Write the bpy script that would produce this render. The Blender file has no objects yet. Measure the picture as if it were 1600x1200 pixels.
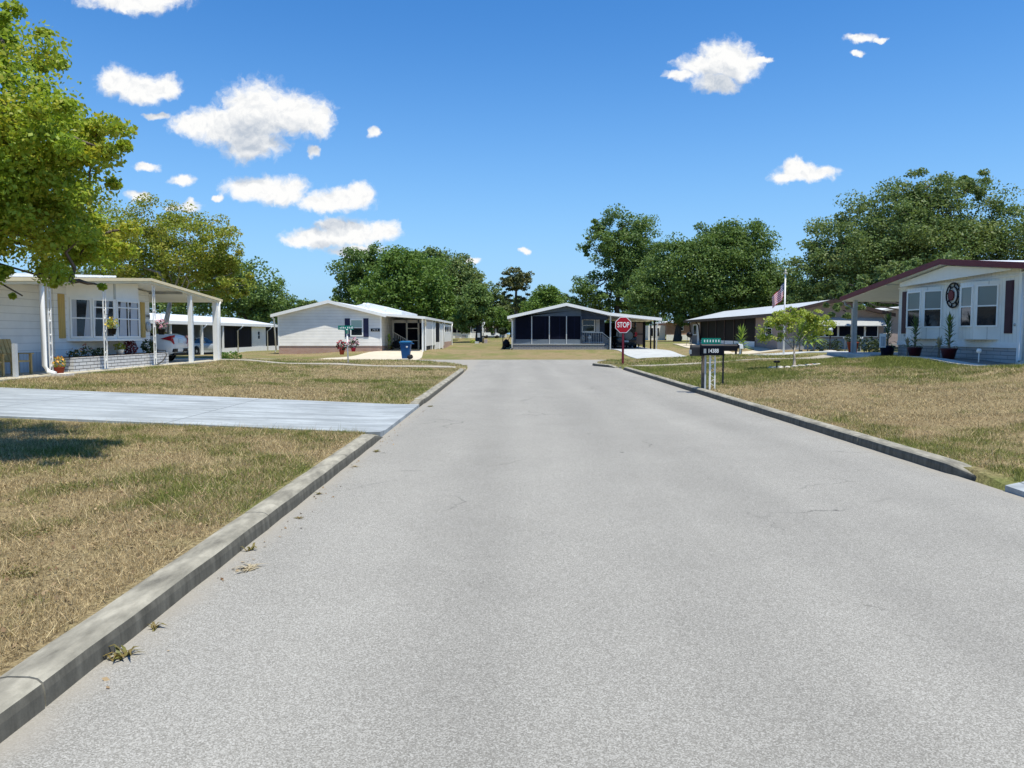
import bpy, bmesh, math, random
import numpy as np
from mathutils import Vector, Matrix
random.seed(7); rng = np.random.default_rng(11)
C = bpy.context.scene.collection
R = math.radians
# ------------------------------------------------------------------ camera model (photo pixels -> real positions at a chosen depth)
PITCH = math.atan(78/1200); CP, SP = math.cos(PITCH), math.sin(PITCH); EYE = 1.6
def ray(u, v):
    a = (u-800)/1200; b = (600-v)/1200
    return (a, CP+b*SP, -SP+b*CP)
def at(u, v, Y):
    d = ray(u, v); t = Y/d[1]
    return Vector((d[0]*t, Y, EYE+d[2]*t))
# ------------------------------------------------------------------ terrain
PTS = []
for y in range(-12, 35, 3): PTS += [(-2.2, y, .118), (5.2, y, .10)]
PTS += [(-8,18,.27),(-8,30,.28),(-8,8,.25),(-8,-4,.25),(-14,8,.38),(-13,20,.42),(-13,27,.44),(-13,34,.44),(-20,28,.48),(-9,35,.26),(-5,35,.15),(-25,42,.1),(-40,30,.3),(-40,0,.4),(-20,0,.4),
 (9,20,.33),(9,30,.33),(9,10,.28),(9,0,.28),(12.7,35,.43),(15.5,28,.72),(16.5,36,.66),(20,30,.76),(15.5,20,.70),(20,10,.72),(26,38,.8),(40,20,.8),(12,26,.5),(12,15,.45),
 (5.4,37,.12),(9,38.5,.22),(13,41,.45),(17,41,.62),(-3,38,.1),(-8,40,.18),(-14,40,.22),
 (0,48.6,.02),(-6,48.6,.05),(6,48.6,.03),(-14,48.6,.12),(11,48.6,.12),(20,47,.62),(0,58,.42),(-6,56,.45),(-10,53,.4),(-16,53,.23),(6,58,.42),(13,58,.42),(17,55,.66),(24,55,.74),
 (-24,62,-.12),(-24,80,-.1),(-30,60,-.1),(-16,70,.2),(0,80,.6),(13,85,.72),(17,72,.68),(0,120,1.08),(-30,120,.95),(40,120,1.15),(30,80,.85),(60,60,1.0),(-60,80,.2),
 (0,200,1.35),(-150,200,1.3),(150,200,1.35),(0,500,1.4),(-500,300,1.4),(500,300,1.4),(-500,-100,1.0),(500,-100,1.0),(0,-80,.1),(0,-300,.2)]
PTS = np.array(PTS, float)
def gvec(x, y):
    x = np.asarray(x, float); y = np.asarray(y, float)
    num = np.zeros_like(x); den = np.zeros_like(x)
    for px, py, pz in PTS:
        w = ((x-px)**2+(y-py)**2+.3)**-1.9
        num += w*pz; den += w
    return num/den
def ramp(v, a, b):
    t = np.clip((v-a)/(b-a), 0, 1); return t*t*(3-2*t)
def surf(x, y):      # lawn height, easing down to the road where driveways cross the kerb line
    x = np.asarray(x, float); y = np.asarray(y, float)
    z = gvec(x, y)
    band = ramp(y, np.where(x > -3.2, 11.2, 10.2), 12.1)*(1-ramp(y, 17.0+np.clip((-2.9-x)*.088, 0, 1), np.where(x > -3.2, 17.4, 19.8)))*(x < 0)
    z = z*(1-band) + band*np.minimum(.42, .02+np.maximum(0, -2.05-x)*.034)
    band = ramp(y, 2.5, 3.5)*(1-ramp(y, 7.6, 8.5))*(x > 0)
    z = z*(1-band) + band*np.minimum(z, .02+np.maximum(0, x-5.05)*.05)
    return z
def g(x, y): return float(surf(np.array([x]), np.array([y]))[0])
LEFT_EDGE = [(-20,-2.1),(36,-2.1),(37.5,-2.3),(39,-2.75),(40.5,-3.5),(42,-4.8),(42.9,-7),(43,-9)]
RIGHT_EDGE = [(-20,5.1),(36.2,5.1),(37.2,4.75),(38.5,4.3),(40,4.45),(41.5,5.2),(42.6,6.6),(43,8.5)]
def interp(tab, v): return np.interp(v, [t[0] for t in tab], [t[1] for t in tab])
def crossz(x): return np.where(x > 7, np.minimum((x-7)*.04, .5), np.where(x < -9, np.minimum((-9-x)*.01, .1), 0))
def road_in(x, y):
    x = np.asarray(x, float); y = np.asarray(y, float)
    a = (y <= 43) & (x > interp(LEFT_EDGE, y)) & (x < interp(RIGHT_EDGE, y))
    return a | ((y > 43) & (y < 48.2))
# ------------------------------------------------------------------ value noise
_T = rng.random((256, 256))
def vn(x, y, s, o=0):
    x = np.asarray(x)/s+o*17.3+500; y = np.asarray(y)/s+o*9.1+500
    xi = np.floor(x).astype(int); yi = np.floor(y).astype(int); fx = x-xi; fy = y-yi
    fx = fx*fx*(3-2*fx); fy = fy*fy*(3-2*fy)
    f = lambda a, b: _T[a % 256, b % 256]
    return (f(xi, yi)*(1-fx)+f(xi+1, yi)*fx)*(1-fy)+(f(xi, yi+1)*(1-fx)+f(xi+1, yi+1)*fx)*fy
def fbm(x, y, s, o=0): return .5*vn(x,y,s,o)+.3*vn(x,y,s/2.3,o+1)+.2*vn(x,y,s/5.1,o+2)
def gauss(x, y, cx, cy, rx, ry): return np.exp(-(((x-cx)/rx)**2+((y-cy)/ry)**2))
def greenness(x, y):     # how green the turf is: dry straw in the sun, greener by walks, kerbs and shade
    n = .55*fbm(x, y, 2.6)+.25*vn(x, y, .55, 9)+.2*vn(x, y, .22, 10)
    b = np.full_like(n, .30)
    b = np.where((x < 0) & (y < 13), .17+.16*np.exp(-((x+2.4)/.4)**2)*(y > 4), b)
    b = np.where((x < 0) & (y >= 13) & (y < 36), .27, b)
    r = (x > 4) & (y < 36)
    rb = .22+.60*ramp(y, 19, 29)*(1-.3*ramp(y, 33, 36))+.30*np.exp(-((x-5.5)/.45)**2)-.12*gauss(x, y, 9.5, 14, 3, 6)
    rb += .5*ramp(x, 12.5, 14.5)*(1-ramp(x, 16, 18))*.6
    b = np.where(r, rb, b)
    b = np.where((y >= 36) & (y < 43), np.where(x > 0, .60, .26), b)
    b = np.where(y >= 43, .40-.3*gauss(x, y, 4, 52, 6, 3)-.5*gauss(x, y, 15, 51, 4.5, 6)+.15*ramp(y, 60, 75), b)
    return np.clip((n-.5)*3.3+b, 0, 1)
# ------------------------------------------------------------------ mesh builder
class MB:
    def __init__(s, F=None): s.v = []; s.f = []; s.F = F; s.sm = []
    def p(s, a, b, z):
        if s.F is None: s.v.append((a, b, z))
        else:
            o, ad, bd = s.F; s.v.append((o[0]+a*ad[0]+b*bd[0], o[1]+a*ad[1]+b*bd[1], z))
        return len(s.v)-1
    def face(s, idx, sm=False): s.f.append(tuple(idx)); s.sm.append(sm)
    def box(s, a0, a1, b0, b1, z0, z1):
        i = [s.p(a, b, z) for z in (z0, z1) for b in (b0, b1) for a in (a0, a1)]
        for q in ((0,1,3,2),(4,5,7,6),(0,1,5,4),(2,3,7,6),(0,2,6,4),(1,3,7,5)): s.face([i[k] for k in q])
        return s
    def prism(s, poly, b0, b1):          # polygon in (a,z), extruded along b
        n = len(poly); A = [s.p(a, b0, z) for a, z in poly]; B = [s.p(a, b1, z) for a, z in poly]
        s.face(A); s.face(B)
        for k in range(n): s.face((A[k], A[(k+1)%n], B[(k+1)%n], B[k]))
        return s
    def prismb(s, poly, a0, a1):         # polygon in (b,z), extruded along a
        n = len(poly); A = [s.p(a0, b, z) for b, z in poly]; B = [s.p(a1, b, z) for b, z in poly]
        s.face(A); s.face(B)
        for k in range(n): s.face((A[k], A[(k+1)%n], B[(k+1)%n], B[k]))
        return s
    def plate(s, poly, z0, z1):          # polygon in plan (a,b), extruded along z; z may be lists
        n = len(poly); zz = lambda z, k: z[k] if isinstance(z, (list, tuple)) else z
        A = [s.p(a, b, zz(z0, k)) for k, (a, b) in enumerate(poly)]; B = [s.p(a, b, zz(z1, k)) for k, (a, b) in enumerate(poly)]
        s.face(A); s.face(B)
        for k in range(n): s.face((A[k], A[(k+1)%n], B[(k+1)%n], B[k]))
        return s
    def tube(s, pts, r, n=8, sm=True, flat=1.0):
        pts = [Vector(p) for p in pts]; rr = r if isinstance(r, (list, tuple)) else [r]*len(pts); rings = []
        for k, p in enumerate(pts):
            t = (pts[min(k+1, len(pts)-1)]-pts[max(k-1, 0)]); t = t.normalized() if t.length > 1e-9 else Vector((0,0,1))
            u = t.cross(Vector((.31,.87,.13)) if abs(t.z) > .9 else Vector((0,0,1))).normalized(); w = t.cross(u)
            rings.append([s.p(*(p+(u*math.cos(2*math.pi*j/n)+w*math.sin(2*math.pi*j/n)*flat)*rr[k])) for j in range(n)])
        for A, B in zip(rings, rings[1:]):
            for j in range(n): s.face((A[j], A[(j+1)%n], B[(j+1)%n], B[j]), sm)
        s.face(rings[0]); s.face(rings[-1]); return s
    def lathe(s, c, prof, n=16, sm=True, axis='z'):
        rings = []
        for r, h in prof:
            ring = []
            for j in range(n):
                x, y = r*math.cos(2*math.pi*j/n), r*math.sin(2*math.pi*j/n)
                q = (x, y, h) if axis == 'z' else ((x, h, y) if axis == 'y' else (h, x, y))
                ring.append(s.p(c[0]+q[0], c[1]+q[1], c[2]+q[2]))
            rings.append(ring)
        for A, B in zip(rings, rings[1:]):
            for j in range(n): s.face((A[j], A[(j+1)%n], B[(j+1)%n], B[j]), sm)
        s.face(rings[0]); s.face(rings[-1]); return s
    def ball(s, c, r, n=12, m=8):
        r = r if isinstance(r, (list, tuple)) else (r, r, r)
        rings = []
        for i in range(1, m):
            t = math.pi*i/m
            rings.append([s.p(c[0]+r[0]*math.sin(t)*math.cos(2*math.pi*j/n), c[1]+r[1]*math.sin(t)*math.sin(2*math.pi*j/n), c[2]-r[2]*math.cos(t)) for j in range(n)])
        for A, B in zip(rings, rings[1:]):
            for j in range(n): s.face((A[j], A[(j+1)%n], B[(j+1)%n], B[j]), True)
        s.face(rings[0], True); s.face(rings[-1], True); return s
    def loft(s, rings, cap=True, sm=True):
        I = [[s.p(*q) for q in r] for r in rings]; n = len(I[0])
        for A, B in zip(I, I[1:]):
            for j in range(n): s.face((A[j], A[(j+1)%n], B[(j+1)%n], B[j]), sm)
        if cap: s.face(I[0], sm); s.face(I[-1], sm)
        return s
WL = {}
def wloc(o): return WL.get(o.name, Vector((0,0,0)))
def link(name, me, m, parent=None):
    o = bpy.data.objects.new(name, me); C.objects.link(o)
    for mm in (m if isinstance(m, (list, tuple)) else [m]): me.materials.append(mm)
    if parent is not None: o.parent = parent; WL[o.name] = wloc(parent)
    return o
def obj(name, mb, m, parent=None, fmat=None, recalc=True):
    off = wloc(parent) if parent is not None else Vector((0,0,0))
    me = bpy.data.meshes.new(name)
    me.from_pydata([(x-off.x, y-off.y, z-off.z) for x, y, z in mb.v], [], mb.f)
    me.polygons.foreach_set('use_smooth', mb.sm)
    if fmat: me.polygons.foreach_set('material_index', fmat)
    if recalc:
        bm = bmesh.new(); bm.from_mesh(me); bmesh.ops.recalc_face_normals(bm, faces=bm.faces); bm.to_mesh(me); bm.free()
    me.update()
    return link(name, me, m, parent)
def tag(o, label, cat, group=None):
    o['label'] = label; o['category'] = cat
    if group: o['group'] = group
    return o
def thing(name, label, cat, loc=(0,0,0), group=None):
    o = bpy.data.objects.new(name, None); C.objects.link(o); o.location = loc; o.empty_display_size = .2
    WL[o.name] = Vector(loc); return tag(o, label, cat, group)
def struct(o): o['kind'] = 'structure'; return o
def npmesh(name, V, faces_per, m, parent=None, cols=None, smooth=False):
    off = np.array(wloc(parent)) if parent is not None else np.zeros(3)
    V = (V-off).astype(np.float32); n = len(V); k = faces_per; nf = n//k
    me = bpy.data.meshes.new(name); me.vertices.add(n); me.vertices.foreach_set('co', V.ravel())
    me.loops.add(n); me.loops.foreach_set('vertex_index', np.arange(n, dtype=np.int32))
    me.polygons.add(nf); me.polygons.foreach_set('loop_start', np.arange(0, n, k, dtype=np.int32)); me.polygons.foreach_set('loop_total', np.full(nf, k, dtype=np.int32))
    if cols is not None:
        at_ = me.color_attributes.new('Col', 'FLOAT_COLOR', 'POINT'); at_.data.foreach_set('color', cols.astype(np.float32).ravel())
    me.update(calc_edges=True); me.validate()
    return link(name, me, m, parent)
def leafmesh(name, P, S, m, parent, up=.5, asp=.6, out=None):
    n = len(P); N = rng.normal(size=(n, 3)); N[:, 2] += up
    if out is not None: N += out
    N /= np.linalg.norm(N, axis=1)[:, None]
    T = rng.normal(size=(n, 3)); T -= N*(T*N).sum(1)[:, None]; T /= np.linalg.norm(T, axis=1)[:, None]
    B = np.cross(N, T); S = np.asarray(S).reshape(-1, 1)*np.ones((n, 1))
    V = np.stack([P-T*S*.5, P+B*S*asp*.5+T*S*.08, P+T*S*.5, P-B*S*asp*.5+T*S*.08], 1).reshape(-1, 3)
    return npmesh(name, V, 4, m, parent)
# ------------------------------------------------------------------ materials
def newmat(name):
    m = bpy.data.materials.new(name); m.use_nodes = True; nt = m.node_tree; nt.nodes.clear()
    out = nt.nodes.new('ShaderNodeOutputMaterial'); b = nt.nodes.new('ShaderNodeBsdfPrincipled'); nt.links.new(b.outputs[0], out.inputs[0])
    return m, nt, b
def nd(nt, t, **k):
    n = nt.nodes.new(t)
    for a, v in k.items():
        if a in n.inputs: n.inputs[a].default_value = v
        else: setattr(n, a, v)
    return n
def mathn(nt, op, a, b=None, c=None, clamp=False):
    n = nt.nodes.new('ShaderNodeMath'); n.operation = op; n.use_clamp = clamp
    for i, x in enumerate((a, b, c)):
        if x is None: continue
        if isinstance(x, (int, float)): n.inputs[i].default_value = x
        else: nt.links.new(x, n.inputs[i])
    return n.outputs[0]
def mixc(nt, f, a, b, mode='MIX'):
    n = nt.nodes.new('ShaderNodeMix'); n.data_type = 'RGBA'; n.blend_type = mode
    for s, x in ((0, f), (6, a), (7, b)):
        if isinstance(x, (int, float)): n.inputs[s].default_value = x
        elif isinstance(x, tuple): n.inputs[s].default_value = (*x[:3], 1)
        else: nt.links.new(x, n.inputs[s])
    return n.outputs[2]
def noise(nt, vec, scale, detail=4, rough=.55):
    n = nd(nt, 'ShaderNodeTexNoise', Scale=scale, Detail=detail, Roughness=rough); nt.links.new(vec, n.inputs['Vector']); return n.outputs['Fac']
def remap(nt, v, a, b, c=0., d=1.):
    n = nd(nt, 'ShaderNodeMapRange'); n.inputs[1].default_value = a; n.inputs[2].default_value = b; n.inputs[3].default_value = c; n.inputs[4].default_value = d
    nt.links.new(v, n.inputs[0]); return n.outputs[0]
def bump(nt, b, h, strength=.3, dist=.02):
    n = nd(nt, 'ShaderNodeBump', Strength=strength, Distance=dist); nt.links.new(h, n.inputs['Height']); nt.links.new(n.outputs[0], b.inputs['Normal'])
def pos(nt): return nt.nodes.new('ShaderNodeNewGeometry').outputs['Position']
def mat(name, col, rough=.6, var=.12, scale=3., spec=.3, metal=0, fine=0):
    m, nt, b = newmat(name); p = pos(nt)
    n = noise(nt, p, scale, 6)
    c = mixc(nt, remap(nt, n, .3, .7), tuple(x*(1-var) for x in col), tuple(min(1, x*(1+var)) for x in col))
    if fine: c = mixc(nt, remap(nt, noise(nt, p, 60, 3), .35, .65, 0, fine), c, tuple(x*.6 for x in col))
    nt.links.new(c, b.inputs['Base Color']); b.inputs['Roughness'].default_value = rough; b.inputs['Metallic'].default_value = metal
    b.inputs['Specular IOR Level'].default_value = spec
    return m
def siding(name, col, period=.2, axis='z', rough=.5, depth=.012, dirt=.08, line=.1):
    m, nt, b = newmat(name); p = pos(nt); s = nd(nt, 'ShaderNodeSeparateXYZ'); nt.links.new(p, s.inputs[0])
    c = s.outputs[2] if axis == 'z' else mathn(nt, 'ADD', s.outputs[0], s.outputs[1])
    fr = mathn(nt, 'FRACT', mathn(nt, 'DIVIDE', c, period))
    n = noise(nt, p, 1.3, 5)
    col_ = mixc(nt, remap(nt, n, .3, .75, 0, 1), col, tuple(x*(1-dirt*2) for x in col))
    ln = mathn(nt, 'LESS_THAN', fr, line)
    col_ = mixc(nt, mathn(nt, 'MULTIPLY', ln, .45), col_, tuple(x*.35 for x in col))
    nt.links.new(col_, b.inputs['Base Color']); b.inputs['Roughness'].default_value = rough; b.inputs['Specular IOR Level'].default_value = .25
    h = mathn(nt, 'SUBTRACT', 1, fr) if axis == 'z' else mathn(nt, 'SUBTRACT', 1, ln)
    bump(nt, b, h, .6, depth); return m
def brickmat(name, c1, c2, mortar, w=.4, h=.2, ms=.012, rough=.85, var=.5):
    m, nt, b = newmat(name); p = pos(nt); s = nd(nt, 'ShaderNodeSeparateXYZ'); nt.links.new(p, s.inputs[0])
    cb = nd(nt, 'ShaderNodeCombineXYZ'); nt.links.new(mathn(nt, 'ADD', s.outputs[0], s.outputs[1]), cb.inputs[0]); nt.links.new(s.outputs[2], cb.inputs[1])
    t = nd(nt, 'ShaderNodeTexBrick'); nt.links.new(cb.outputs[0], t.inputs['Vector'])
    t.inputs['Color1'].default_value = (*c1, 1); t.inputs['Color2'].default_value = (*c2, 1); t.inputs['Mortar'].default_value = (*mortar, 1)
    t.inputs['Scale'].default_value = 1; t.inputs['Mortar Size'].default_value = ms; t.inputs['Brick Width'].default_value = w; t.inputs['Row Height'].default_value = h
    c = mixc(nt, mathn(nt, 'MULTIPLY', noise(nt, p, 9, 5), var), t.outputs['Color'], tuple(x*.55 for x in c1))
    nt.links.new(c, b.inputs['Base Color']); b.inputs['Roughness'].default_value = rough
    bump(nt, b, mathn(nt, 'SUBTRACT', 1, t.outputs['Fac']), .6, .01); return m
def leafmat(name, c1, c2, c3=None, trans=.35, scale=.5):
    m = bpy.data.materials.new(name); m.use_nodes = True; nt = m.node_tree; nt.nodes.clear()
    out = nt.nodes.new('ShaderNodeOutputMaterial'); ge = nt.nodes.new('ShaderNodeNewGeometry')
    rnd = ge.outputs['Random Per Island']; n = noise(nt, ge.outputs['Position'], scale, 3)
    f = mathn(nt, 'ADD', mathn(nt, 'MULTIPLY', rnd, .6), mathn(nt, 'MULTIPLY', remap(nt, n, .3, .7), .4))
    c = mixc(nt, f, c1, c2)
    if c3: c = mixc(nt, remap(nt, mathn(nt, 'MULTIPLY_ADD', noise(nt, ge.outputs['Position'], scale*2.3, 2), 1.0, mathn(nt, 'MULTIPLY', rnd, .35)), .68, .85), c, c3)
    d = nd(nt, 'ShaderNodeBsdfPrincipled', Roughness=.5); d.inputs['Specular IOR Level'].default_value = .3; nt.links.new(c, d.inputs['Base Color'])
    t = nt.nodes.new('ShaderNodeBsdfTranslucent'); nt.links.new(mixc(nt, .5, c, (1.,1.,.35), 'MULTIPLY'), t.inputs['Color'])
    mx = nd(nt, 'ShaderNodeMixShader'); mx.inputs[0].default_value = trans
    nt.links.new(d.outputs[0], mx.inputs[1]); nt.links.new(t.outputs[0], mx.inputs[2]); nt.links.new(mx.outputs[0], out.inputs[0]); return m
def barkmat(name, c, scale=6):
    m, nt, b = newmat(name); p = pos(nt)
    mp = nd(nt, 'ShaderNodeMapping'); mp.inputs['Scale'].default_value = (1, 1, .22); nt.links.new(p, mp.inputs[0])
    n = noise(nt, mp.outputs[0], scale*2.2, 6, .65)
    nt.links.new(mixc(nt, remap(nt, n, .35, .65), tuple(x*.5 for x in c), tuple(x*1.3 for x in c)), b.inputs['Base Color']); b.inputs['Roughness'].default_value = .9
    bump(nt, b, n, .7, .03); return m
def asphalt():
    m, nt, b = newmat('asphalt'); p = pos(nt)
    v = nd(nt, 'ShaderNodeTexVoronoi', Scale=175.); nt.links.new(p, v.inputs['Vector'])
    sp = nd(nt, 'ShaderNodeSeparateColor'); nt.links.new(v.outputs['Color'], sp.inputs[0])
    n1 = noise(nt, p, 110, 3, .7)
    grain = mathn(nt, 'ADD', mathn(nt, 'MULTIPLY', sp.outputs[0], .5), mathn(nt, 'MULTIPLY', n1, .5))
    cr = nd(nt, 'ShaderNodeValToRGB'); e = cr.color_ramp.elements
    e[0].position = .2; e[0].color = (.175,.165,.142,1); e[1].position = .8; e[1].color = (.44,.423,.38,1)
    k = cr.color_ramp.elements.new(.5); k.color = (.278,.265,.233,1)
    nt.links.new(grain, cr.inputs[0])
    mp = nd(nt, 'ShaderNodeMapping'); mp.inputs['Scale'].default_value = (1, .14, 1); nt.links.new(p, mp.inputs[0])
    big = remap(nt, noise(nt, mp.outputs[0], .75, 4), .3, .7, .91, 1.08)
    pat = remap(nt, noise(nt, p, .9, 5, .6), .3, .7, .95, 1.05)
    mul = mathn(nt, 'MULTIPLY', big, pat)
    sx = nd(nt, 'ShaderNodeSeparateXYZ'); nt.links.new(p, sx.inputs[0])
    edge = mathn(nt, 'ADD', mathn(nt, 'ABSOLUTE', mathn(nt, 'SUBTRACT', sx.outputs[0], 1.5)), mathn(nt, 'MULTIPLY', noise(nt, p, 3.2, 5, .65), .5))
    sand = remap(nt, edge, 3.55, 3.75, 0, .75)
    v3 = nd(nt, 'ShaderNodeTexVoronoi', Scale=.9); nt.links.new(p, v3.inputs['Vector']); spot = mathn(nt, 'MULTIPLY', remap(nt, mathn(nt, 'ADD', v3.outputs['Distance'], mathn(nt, 'MULTIPLY', noise(nt, p, 30, 3), .03)), .035, .05, 1, 0), .6)
    mul = mathn(nt, 'MULTIPLY', mul, mathn(nt, 'SUBTRACT', 1, spot))
    wx = mathn(nt, 'ADD', sx.outputs[0], mathn(nt, 'MULTIPLY_ADD', noise(nt, mp.outputs[0], .5, 3), 1.2, -.6))
    for cx in (-.35, 1.25, 2.35, 3.9):
        lane = remap(nt, mathn(nt, 'ABSOLUTE', mathn(nt, 'SUBTRACT', wx, cx)), .1, .5, .06, 0); mul = mathn(nt, 'MULTIPLY', mul, mathn(nt, 'SUBTRACT', 1, lane))
    # hairline cracks and darker smears
    wv = nd(nt, 'ShaderNodeTexVoronoi', Scale=.33); wv.feature = 'DISTANCE_TO_EDGE'
    wa = nd(nt, 'ShaderNodeVectorMath'); wa.operation = 'MULTIPLY_ADD'
    nn = nd(nt, 'ShaderNodeTexNoise', Scale=1.6, Detail=5.); nt.links.new(p, nn.inputs['Vector']); nt.links.new(nn.outputs['Color'], wa.inputs[0]); wa.inputs[1].default_value = (.9,.9,0); nt.links.new(p, wa.inputs[2])
    nt.links.new(wa.outputs[0], wv.inputs['Vector'])
    crack = remap(nt, wv.outputs['Distance'], .0, .006, 1, 0)
    gate = remap(nt, noise(nt, p, .5, 2), .52, .66, 0, .55)
    mul = mathn(nt, 'MULTIPLY', mul, mathn(nt, 'SUBTRACT', 1, mathn(nt, 'MULTIPLY', crack, gate)))
    mp2 = nd(nt, 'ShaderNodeMapping'); mp2.inputs['Scale'].default_value = (.55, 3.2, 1); nt.links.new(p, mp2.inputs[0])
    sm = remap(nt, noise(nt, mp2.outputs[0], 1.1, 3), .72, .78, 0, .35)
    mul = mathn(nt, 'MULTIPLY', mul, mathn(nt, 'SUBTRACT', 1, sm))
    cc = nd(nt, 'ShaderNodeCombineColor')
    for i in range(3): nt.links.new(mul, cc.inputs[i])
    nt.links.new(mixc(nt, sand, mixc(nt, 1., cr.outputs[0], cc.outputs[0], 'MULTIPLY'), (.32,.295,.25)), b.inputs['Base Color'])
    b.inputs['Roughness'].default_value = .85; b.inputs['Specular IOR Level'].default_value = .25
    bump(nt, b, grain, .45, .006); return m
def turfmat():
    m, nt, b = newmat('turf'); p = pos(nt)
    a = nd(nt, 'ShaderNodeAttribute'); a.attribute_name = 'Col'; s = nd(nt, 'ShaderNodeSeparateColor'); nt.links.new(a.outputs['Color'], s.inputs[0])
    f1 = noise(nt, p, 26, 5, .7); f2 = noise(nt, p, 2.4, 5, .6)
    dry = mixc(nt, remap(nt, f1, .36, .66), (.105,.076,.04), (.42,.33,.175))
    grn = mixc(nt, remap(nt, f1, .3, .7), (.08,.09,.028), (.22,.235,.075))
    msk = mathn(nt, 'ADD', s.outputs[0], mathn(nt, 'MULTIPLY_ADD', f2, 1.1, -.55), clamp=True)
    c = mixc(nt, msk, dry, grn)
    c = mixc(nt, remap(nt, noise(nt, p, 1.1, 4), .6, .75, 0, .45), c, (.27,.20,.13))
    nt.links.new(c, b.inputs['Base Color']); b.inputs['Roughness'].default_value = .95; b.inputs['Specular IOR Level'].default_value = .1
    bump(nt, b, f1, .8, .03); return m
def attrmat(name, trans=.2):
    m = bpy.data.materials.new(name); m.use_nodes = True; nt = m.node_tree; nt.nodes.clear(); out = nt.nodes.new('ShaderNodeOutputMaterial')
    a = nd(nt, 'ShaderNodeAttribute'); a.attribute_name = 'Col'
    d = nt.nodes.new('ShaderNodeBsdfDiffuse'); t = nt.nodes.new('ShaderNodeBsdfTranslucent'); mx = nd(nt, 'ShaderNodeMixShader'); mx.inputs[0].default_value = trans
    nt.links.new(a.outputs[0], d.inputs[0]); nt.links.new(a.outputs[0], t.inputs[0]); nt.links.new(d.outputs[0], mx.inputs[1]); nt.links.new(t.outputs[0], mx.inputs[2]); nt.links.new(mx.outputs[0], out.inputs[0]); return m
def concrete(name, col, stain=.25, rough=.85, streak=None, joint=None):
    m, nt, b = newmat(name); p = pos(nt)
    vec = p
    if streak:
        mp = nd(nt, 'ShaderNodeMapping'); mp.inputs['Scale'].default_value = streak; nt.links.new(p, mp.inputs[0]); vec = mp.outputs[0]
    c = mixc(nt, remap(nt, noise(nt, vec, 1.6, 6, .62), .35, .68), col, tuple(x*(1-stain) for x in col))
    c = mixc(nt, remap(nt, noise(nt, p, 7, 5), .52, .72, 0, .5*stain*2), c, tuple(x*.5 for x in col))
    c = mixc(nt, remap(nt, noise(nt, p, 90, 2), .35, .65, 0, .2), c, tuple(x*.6 for x in col))
    if joint:
        s = nd(nt, 'ShaderNodeSeparateXYZ'); nt.links.new(p, s.inputs[0])
        fr = mathn(nt, 'FRACT', mathn(nt, 'ADD', mathn(nt, 'DIVIDE', s.outputs[joint[0]], joint[1]), joint[2]))
        c = mixc(nt, mathn(nt, 'LESS_THAN', fr, .02/joint[1]), c, tuple(x*.3 for x in col))
    nt.links.new(c, b.inputs['Base Color']); b.inputs['Roughness'].default_value = rough; b.inputs['Specular IOR Level'].default_value = .2
    bump(nt, b, noise(nt, p, 60, 4), .25, .006); return m
def glassmat(name, col=(.012,.016,.022), rough=.05):
    m, nt, b = newmat(name); b.inputs['Base Color'].default_value = (*col, 1); b.inputs['Roughness'].default_value = rough; b.inputs['Specular IOR Level'].default_value = .6
    p = pos(nt); bump(nt, b, noise(nt, p, 1.3, 2), .04, .05); return m
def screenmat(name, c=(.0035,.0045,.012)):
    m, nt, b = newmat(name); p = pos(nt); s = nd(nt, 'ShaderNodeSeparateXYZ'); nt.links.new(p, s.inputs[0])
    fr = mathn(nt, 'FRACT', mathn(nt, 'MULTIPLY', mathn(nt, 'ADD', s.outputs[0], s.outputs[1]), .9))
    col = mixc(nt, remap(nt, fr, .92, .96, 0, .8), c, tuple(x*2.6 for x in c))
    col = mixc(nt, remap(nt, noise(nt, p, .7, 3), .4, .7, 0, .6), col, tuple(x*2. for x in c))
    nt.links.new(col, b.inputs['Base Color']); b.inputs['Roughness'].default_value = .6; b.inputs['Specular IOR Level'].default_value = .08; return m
M = {}
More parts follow.
